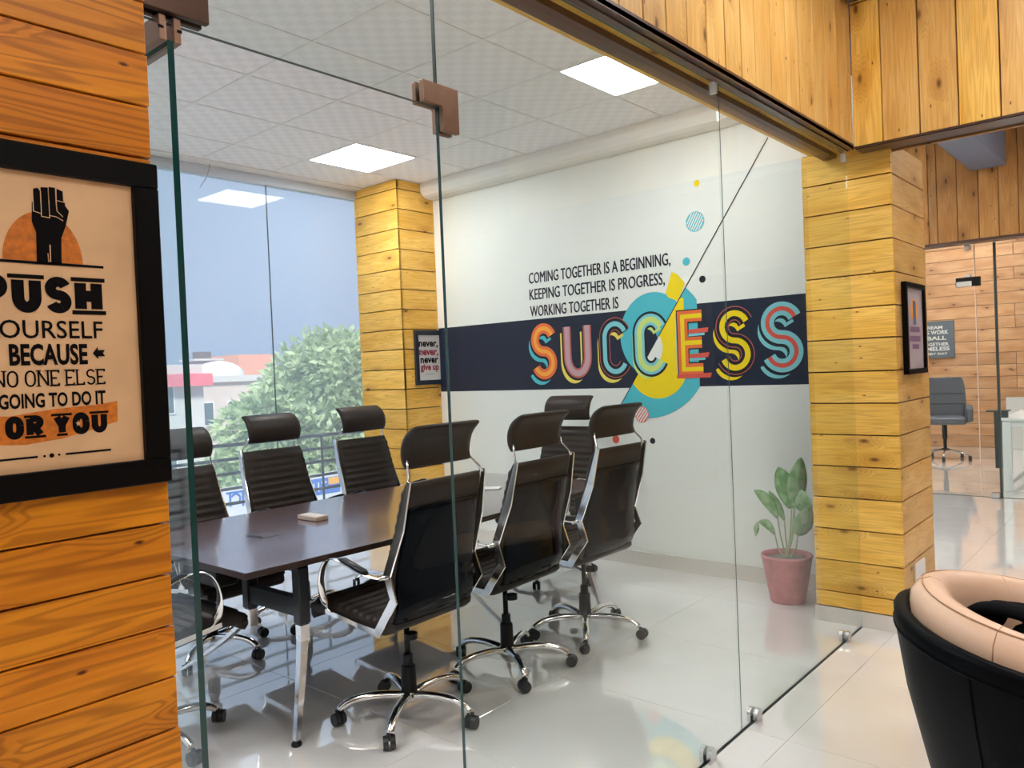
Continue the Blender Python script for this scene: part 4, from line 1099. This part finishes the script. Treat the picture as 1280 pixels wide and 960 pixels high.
MB().lathe([(.0, .12), (.24, .12), (.25, .15), (.24, .32), (.10, .33)], 28).build('seat_base', BLK, tc_)
for k in range(4):
    a = PI / 4 + k * PI / 2
    MB().cyl((.20 * math.cos(a), .20 * math.sin(a), 0), (.19 * math.cos(a), .19 * math.sin(a), .13), .014, .018).build('leg', CHROME, tc_)
# black jacket bundled in the seat
jk = tag(empty('black_garment', (2.50, .285, .462)), 'crumpled black garment lying in the tan tub chair', 'garment')
FAB = plain('black_cloth', (.002, .0025, .0035), .85, bump=.8, bscale=40, spec=.1)
bm = bmesh.new(); bmesh.ops.create_icosphere(bm, subdivisions=4, radius=1)
for v in bm.verts:
    c_ = v.co; n_ = math.sin(c_.x * 5 + 1) * math.sin(c_.y * 6) * .12 + math.sin(c_.z * 9 + c_.x * 7) * .06 + math.sin(c_.x * 13 + c_.y * 11) * .03
    v.co = Vector((c_.x * .17, c_.y * .17, max(c_.z, -.5) * .15 + .08)) * (1 + n_)
me = bpy.data.meshes.new('cloth'); bm.to_mesh(me); bm.free(); me.materials.append(FAB)
me.polygons.foreach_set('use_smooth', [True] * len(me.polygons))
o = bpy.data.objects.new('cloth', me); COL.objects.link(o); o.parent = jk
for q, pts in enumerate([[(.02, .20, .20), (-.02, .17, .27), (-.05, .08, .285), (-.07, -.03, .26), (-.04, -.10, .20)], [(.10, .16, .20), (.06, .12, .26), (.0, .03, .27), (-.02, -.08, .25), (.03, -.15, .18)],
                         [(-.10, .14, .18), (-.03, .15, .25), (.05, .12, .265), (.13, .04, .20)]]):
    MB().tube(catmull(pts, 6), .018, 10, rx=.034).build('cloth_fold', FAB, jk, smooth=True)

# ================================================================ FAR OFFICE: chair, desk, side panel
fc = tag(empty('office_chair', (11.90, 2.53, 0), PI / 2 + .25), 'grey low-back swivel chair in the far office behind the glass', 'chair')
GL = plain('grey_leather', (.085, .092, .115), .45)
o = MB()
o.rings([[(x * w_, y_ + .05 * abs(x) ** 2 * 1, z) for x in (-1, -.6, 0, .6, 1)] + [(x * w_, y_ - .07 + .04 * abs(x) ** 2, z) for x in (1, .6, 0, -.6, -1)] for w_, y_, z in ((.24, -.16, .48), (.26, -.19, .60), (.26, -.22, .75), (.25, -.25, .90), (.23, -.265, .985), (.19, -.27, 1.0))])
bevel(o.build('backrest', GL, fc, smooth=True), .02, 2, 30)
for z in (.66, .80):
    MB().tube([(-.25, -.12 - (z - .6) * .2, z), (0, -.165 - (z - .6) * .2, z), (.25, -.12 - (z - .6) * .2, z)], .005, 6).build('back_seam', BLACKP, fc)
bevel(MB().box(-.25, .25, -.20, .26, .40, .50).build('seat', GL, fc), .035, 3)
for s_ in (-1, 1):
    bevel(MB().rings([[(s_ * .25, y, z) for y, z in ((-.2, .42), (.2, .42), (.24, .62), (.16, .67), (-.2, .66))], [(s_ * .33, y, z) for y, z in ((-.2, .44), (.2, .44), (.24, .60), (.16, .65), (-.2, .64))]]).build('armrest', GL, fc), .02, 2)
MB().lathe([(.022, .12), (.022, .52)], 12).build('gas_lift', BLACKP, fc)
MB().lathe([(.032, .28), (.032, .49)], 12).build('sleeve', BLACKP, fc)
for k in range(5):
    th = 2 * PI * k / 5 + .2
    lg = MB().tube([(r * math.cos(th), r * math.sin(th), z) for r, z in ((.02, .14), (.16, .11), (.31, .075))], [.016, .013, .010], 8).build('base_leg', STEEL, fc, smooth=True)
    MB().cyl((.31 * math.cos(th) - .02, .31 * math.sin(th), .03), (.31 * math.cos(th) + .02, .31 * math.sin(th), .03), .03).build('caster', RUBBER, lg)

for ch in fc.children:
    if ch.name.split('.')[0] in ('backrest', 'back_seam', 'seat', 'armrest'): ch.location.z += .085
    if ch.name.startswith('backrest'): ch.scale = (1.05, 1, 1.04); ch.location.z -= .015
WL = plain('white_lacquer', (.74, .78, .80), .3)
dk = tag(empty('office_desk', (9.75, .92, 0)), 'white framed office desk at the right edge behind the far glass', 'desk')
bevel(MB().box(-.40, 1.00, -.70, .56, .725, .750).build('desktop', WL, dk), .003, 1)
MB().box(-.38, -.34, -.66, .52, .67, .725).box(.92, .96, -.66, .52, .67, .725).box(-.38, .96, .48, .52, .67, .725).build('apron', WL, dk)
for x, y in ((-.38, .50), (-.38, -.64), (.94, .50), (.94, -.64)):
    MB().cbox(x - .022, x + .022, y - .04, y + .04, 0, .72, .004).build('leg', WL, dk)
MB().box(-.36, .95, .49, .51, .05, .09).build('stretcher', WL, dk)
MB().box(.2, .9, -.1, .3, .55, .66).build('drawer_box', STEELB, dk)
MB().cbox(-.27, -.23, .505, .63, .22, .812, .003).build('side_panel', plain('dark_slate_panel', (.018, .028, .034), .4), dk)
MB().box(-.28, -.10, .50, .70, .812, .824).build('side_shelf', MATS['dark_slate_panel'], dk)
pw = tag(MB().cbox(13.38, 13.44, -.8, 2.03, .0, .76, .006).build('low_screen', plain('off_white_board', (.62, .62, .60), .5)), 'low off-white screen standing before the far plank wall', 'screen')

# ================================================================ OUTSIDE THE WINDOW
# balcony slab and railing
S(MB().box(-1.7, 5.2, 5.68, 6.6, -.35, -.02).build('floor_balcony', WHITE_WALL))
rl = tag(empty('balcony_railing', (2.0, 5.82, 0)), 'thin dark metal railing outside the window', 'railing')
RAILM = plain('grey_green_rail', (.015, .022, .025), .4)
for z in (.95, .835, .72, .60, .48, .36, .24, .12):
    MB().cyl((-3.5, 0, z), (3.1, 0, z), .013 if z < .9 else .015, n=8).build('rail', RAILM, rl)
for x in (-3.5, -1.9, -.3, 2.13):
    MB().cyl((x, 0, -.02), (x, 0, .95), .011, n=8).build('post', RAILM, rl)

GZ = -5.0
S(MB().box(-60, 120, 6.9, 160, GZ - .3, GZ).build('ground', plain('pale_street', (.42, .42, .40), .9, noise=.1, nscale=.3)))
# tree
rng = random.Random(3)
def tree(loc, blobs, n_leaf, label, seed, size=.34, group=None):
    rng = random.Random(seed)
    t = tag(empty('tree', loc), label, 'tree', group)
    tk = MB(); H_ = -loc[2]
    tk.tube([(0, 0, 0), (.1, 0, 1.5), (0, .1, 3.0), (.1, 0, 4.2)], [.28, .24, .20, .14], 10)
    for bx, by, bz, br in blobs: tk.tube([(0, .05, 2.8), (bx * .5, by * .5, (2.8 + bz) / 2 + .2), (bx, by, bz)], [.13, .09, .03], 7)
    tk.build('trunk', plain('bark_%d' % seed, (.16, .13, .10), .9), t, smooth=True)
    vs, fs = [], []
    tot = sum(b[3] ** 2 for b in blobs)
    for bx, by, bz, br in blobs:
        for _ in range(int(n_leaf * br * br / tot)):
            u = Vector((rng.gauss(0, 1), rng.gauss(0, 1), rng.gauss(0, 1))).normalized()
            r = br * (.72 + .30 * rng.random() ** .6) * (1 + .10 * math.sin(u.x * 7 + bx) * math.sin(u.y * 6 + u.z * 5))
            p = Vector((bx, by, bz)) + u * r
            p.z -= .10 * r * (1 - u.z)
            d = (u + Vector((rng.gauss(0, .6), rng.gauss(0, .6), rng.gauss(0, .5) - .5))).normalized()
            s_ = d.cross(Vector((rng.gauss(0, 1), rng.gauss(0, 1), rng.gauss(0, 1)))).normalized()
            L_ = size * rng.uniform(.55, 1.1); w_ = L_ * .22
            k = len(vs); vs += [p, p + d * L_ * .5 + s_ * w_, p + d * L_, p + d * L_ * .5 - s_ * w_]; fs.append((k, k + 1, k + 2, k + 3))
    fo = link_mesh('foliage', vs, fs, leaf_mat('tree_leaf_%d' % seed, (.36, .48, .27), (.62, .72, .44), trans=.4), t)  # leaf colours lightened to stand in for haze
    fo['kind'] = 'stuff'
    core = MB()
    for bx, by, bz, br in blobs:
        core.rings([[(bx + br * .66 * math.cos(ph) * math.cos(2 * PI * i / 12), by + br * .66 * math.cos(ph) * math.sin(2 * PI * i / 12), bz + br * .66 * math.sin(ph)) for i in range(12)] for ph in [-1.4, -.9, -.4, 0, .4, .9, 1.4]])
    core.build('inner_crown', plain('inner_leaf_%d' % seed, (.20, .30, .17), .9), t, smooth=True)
    return t
tree((12.9, 18.0, GZ), [(0, 0, 5.6, 1.9), (-1.7, -.1, 4.9, 1.35), (1.6, .2, 5.8, 1.7), (.3, -.4, 6.6, 1.15), (-2.6, -.3, 3.7, 1.15), (-.8, -.5, 3.8, 1.5), (1.4, -.5, 3.9, 1.7), (3.0, .5, 5.0, 1.6), (-3.0, 0, 2.6, 1.1), (-.8, -.5, 2.4, 1.4), (1.8, -.4, 2.2, 1.5)], 30000, 'large leafy green tree outside the window', 11)
tree((9.4, 15.0, GZ), [(0, 0, 3.6, 1.0), (-.9, .2, 3.0, .8), (.9, 0, 3.1, .9), (0, -.2, 2.4, 1.0)], 6000, 'smaller green tree below the railing outside the window', 12, .28)

# far buildings
def building(name, loc, w, d, h, wall, label, wins=(), roofband=None, group=None, extras=None):
    t = tag(empty(name, loc), label, 'building', group)
    MB().box(-w / 2, w / 2, 0, d, 0, h).build('wall', wall, t)
    for (x0, x1, z0, z1) in wins:
        f = MB().box(x0 - .08, x1 + .08, -.06, .02, z0 - .08, z1 + .08).build('window', WHITE_WALL, t)
        MB().box(x0, x1, -.08, -.05, z0, z1).build('pane', plain_get('far_window', (.10, .14, .16), .2), f)
    if roofband:
        z0, z1, mt = roofband
        MB().box(-w / 2 - .3, w / 2 + .3, -.5, d, z0, z1).build('roof_band', mt, t)
    if extras: extras(t)
    return t
def plain_get(n, c, r): return MATS.get(n) or plain(n, c, r)
BW1 = plain('pale_render', (.62, .60, .58), .8, noise=.06, nscale=.8); BW2 = plain('pinkish_render', (.66, .55, .50), .8, noise=.06, nscale=.8)
PINKR = plain('pink_red_band', (.78, .16, .20), .6); SALM = plain('salmon_wall', (.80, .36, .26), .8)
def b1_extras(t):
    w_ = MB()
    for x in (-2.4, -1.1): w_.box(x, x + 1.0, .5, 1.6, 7.5, 8.3)
    w_.build('roof_room', BW1, t)
    tk = MB().cyl((1.6, 1.2, 7.5), (1.6, 1.2, 8.6), .55, .5, 14); tk.build('water_tank', plain('tank_grey', (.35, .38, .42), .6), t)
    for x in range(9): MB().cyl((-3.6 + x * .45, -.9, 4.7), (-3.6 + x * .45, -.9, 5.8), .03, n=6).build('balcony_bar', STEELB, t)
    MB().box(-3.8, .3, -1.0, 0, 4.55, 4.7).build('balcony', BW1, t)
building('far_building', (16.2, 40, GZ), 9.6, 6, 7.5, BW1, 'pale far house with a pink red roof band outside the window',
         [(-3.9, -2.9, 5.0, 6.2), (-2.0, -1.0, 5.0, 6.2), (.2, 1.1, 5.0, 6.2), (2.3, 3.1, 5.0, 6.4), (-3.9, -2.9, 2, 3.4), (.2, 1.1, 2, 3.4), (2.3, 3.1, 2, 3.4)], (6.35, 7.0, PINKR), extras=b1_extras)
def b2_extras(t):
    MB().box(-.9, .9, 1, 3, 6.6, 8.2).build('stair_tower', plain_get('mauve_wall', (.42, .34, .40), .8), t)
    MB().box(-1.2, 1.2, .8, 3.2, 8.2, 8.35).build('tower_cap', BW1, t)
    MB().box(-.5, .5, 1.4, 2.4, 8.35, 8.9).build('tank', plain_get('dark_tank', (.16, .12, .12), .6), t)
building('far_building', (30.4, 56, GZ), 3.6, 6, 6.9, BW2, 'narrow far house with a mauve stair tower outside the window', [(-1.2, -.3, 4.4, 5.6), (.4, 1.3, 4.4, 5.6)], extras=b2_extras)
def b3_extras(t):
    dm = [(1.7 * math.cos(a), 6.85 + 1.1 * math.sin(a)) for a in [PI / 2 * k / 6 for k in range(6)]]
    MB().lathe([(1.7, 6.5)] + dm + [(.1, 7.95)], 24, (-1.2, 2.5)).build('dome', plain_get('white_dome', (.75, .74, .72), .6), t, smooth=True)
    MB().box(-5, 5, -.2, 0, 6.5, 6.9).build('parapet', BW1, t)
building('far_building', (28.6, 47.5, GZ), 10, 7, 6.5, BW2, 'wide far house with a white dome outside the window', [(-4 + k * 2, -3.1 + k * 2, 3.8, 5.2) for k in range(4)], extras=b3_extras)
building('far_building', (38.9, 64, GZ), 3.8, 6, 8.9, SALM, 'far salmon coloured block half hidden by the tree', [(-1.3, -.5, 5.2, 6.4), (.5, 1.3, 5.2, 6.4)])
# street sign board with blue script
sb = tag(empty('street_signboard', (7.6, 12.0, -.50)), 'white signboard with blue script below the balcony railing outside', 'signboard')
MB().box(-1.2, 1.75, 0, .08, -.55, .22).build('board', plain('sign_white', (.72, .74, .76), .6), sb)
BLU = plain('sign_blue', (.05, .17, .55), .6)
SP = lambda u, z, d: (u, -.002 - d, z)
printed('blue_field', rect(.42, 1.28, -.16, .14), BLU, SP, sb, 1, .003)
printed('orange_field', rect(1.02, 1.26, .0, .13), plain('sign_orange', (.85, .42, .08), .6), SP, sb, 2, .003)
printed('script', ribbon([(-1.0, .13), (-.42, .13)], .035) + ribbon([(-.93, .13), (-.93, -.1)], .04) + ribbon(arc(-.83, .02, .08, .08, 150, -90), .035) + ribbon([(-.70, .13), (-.70, -.12)], .04) + ribbon([(-.62, .02), (-.52, -.1), (-.46, .2)], .04), BLU, SP, sb, 1, .003)
printed('script', ribbon(arc(.52, -.02, .05, .07, 30, 330), .028) + ribbon([(.62, -.1), (.62, .06), (.70, -.1), (.70, .06)], .028) + ribbon([(.80, -.1), (.80, .07)], .028) + ribbon([(.86, .06), (.98, .06)], .028) + ribbon([(.92, .06), (.92, -.1)], .028), plain('sign_letter_white', (.8, .8, .8), .6), SP, sb, 3, .003)
MB().box(-1.1, -1.0, .02, .08, -4.5, -.5).box(1.5, 1.6, .02, .08, -4.5, -.5).build('sign_post', STEELB, sb)
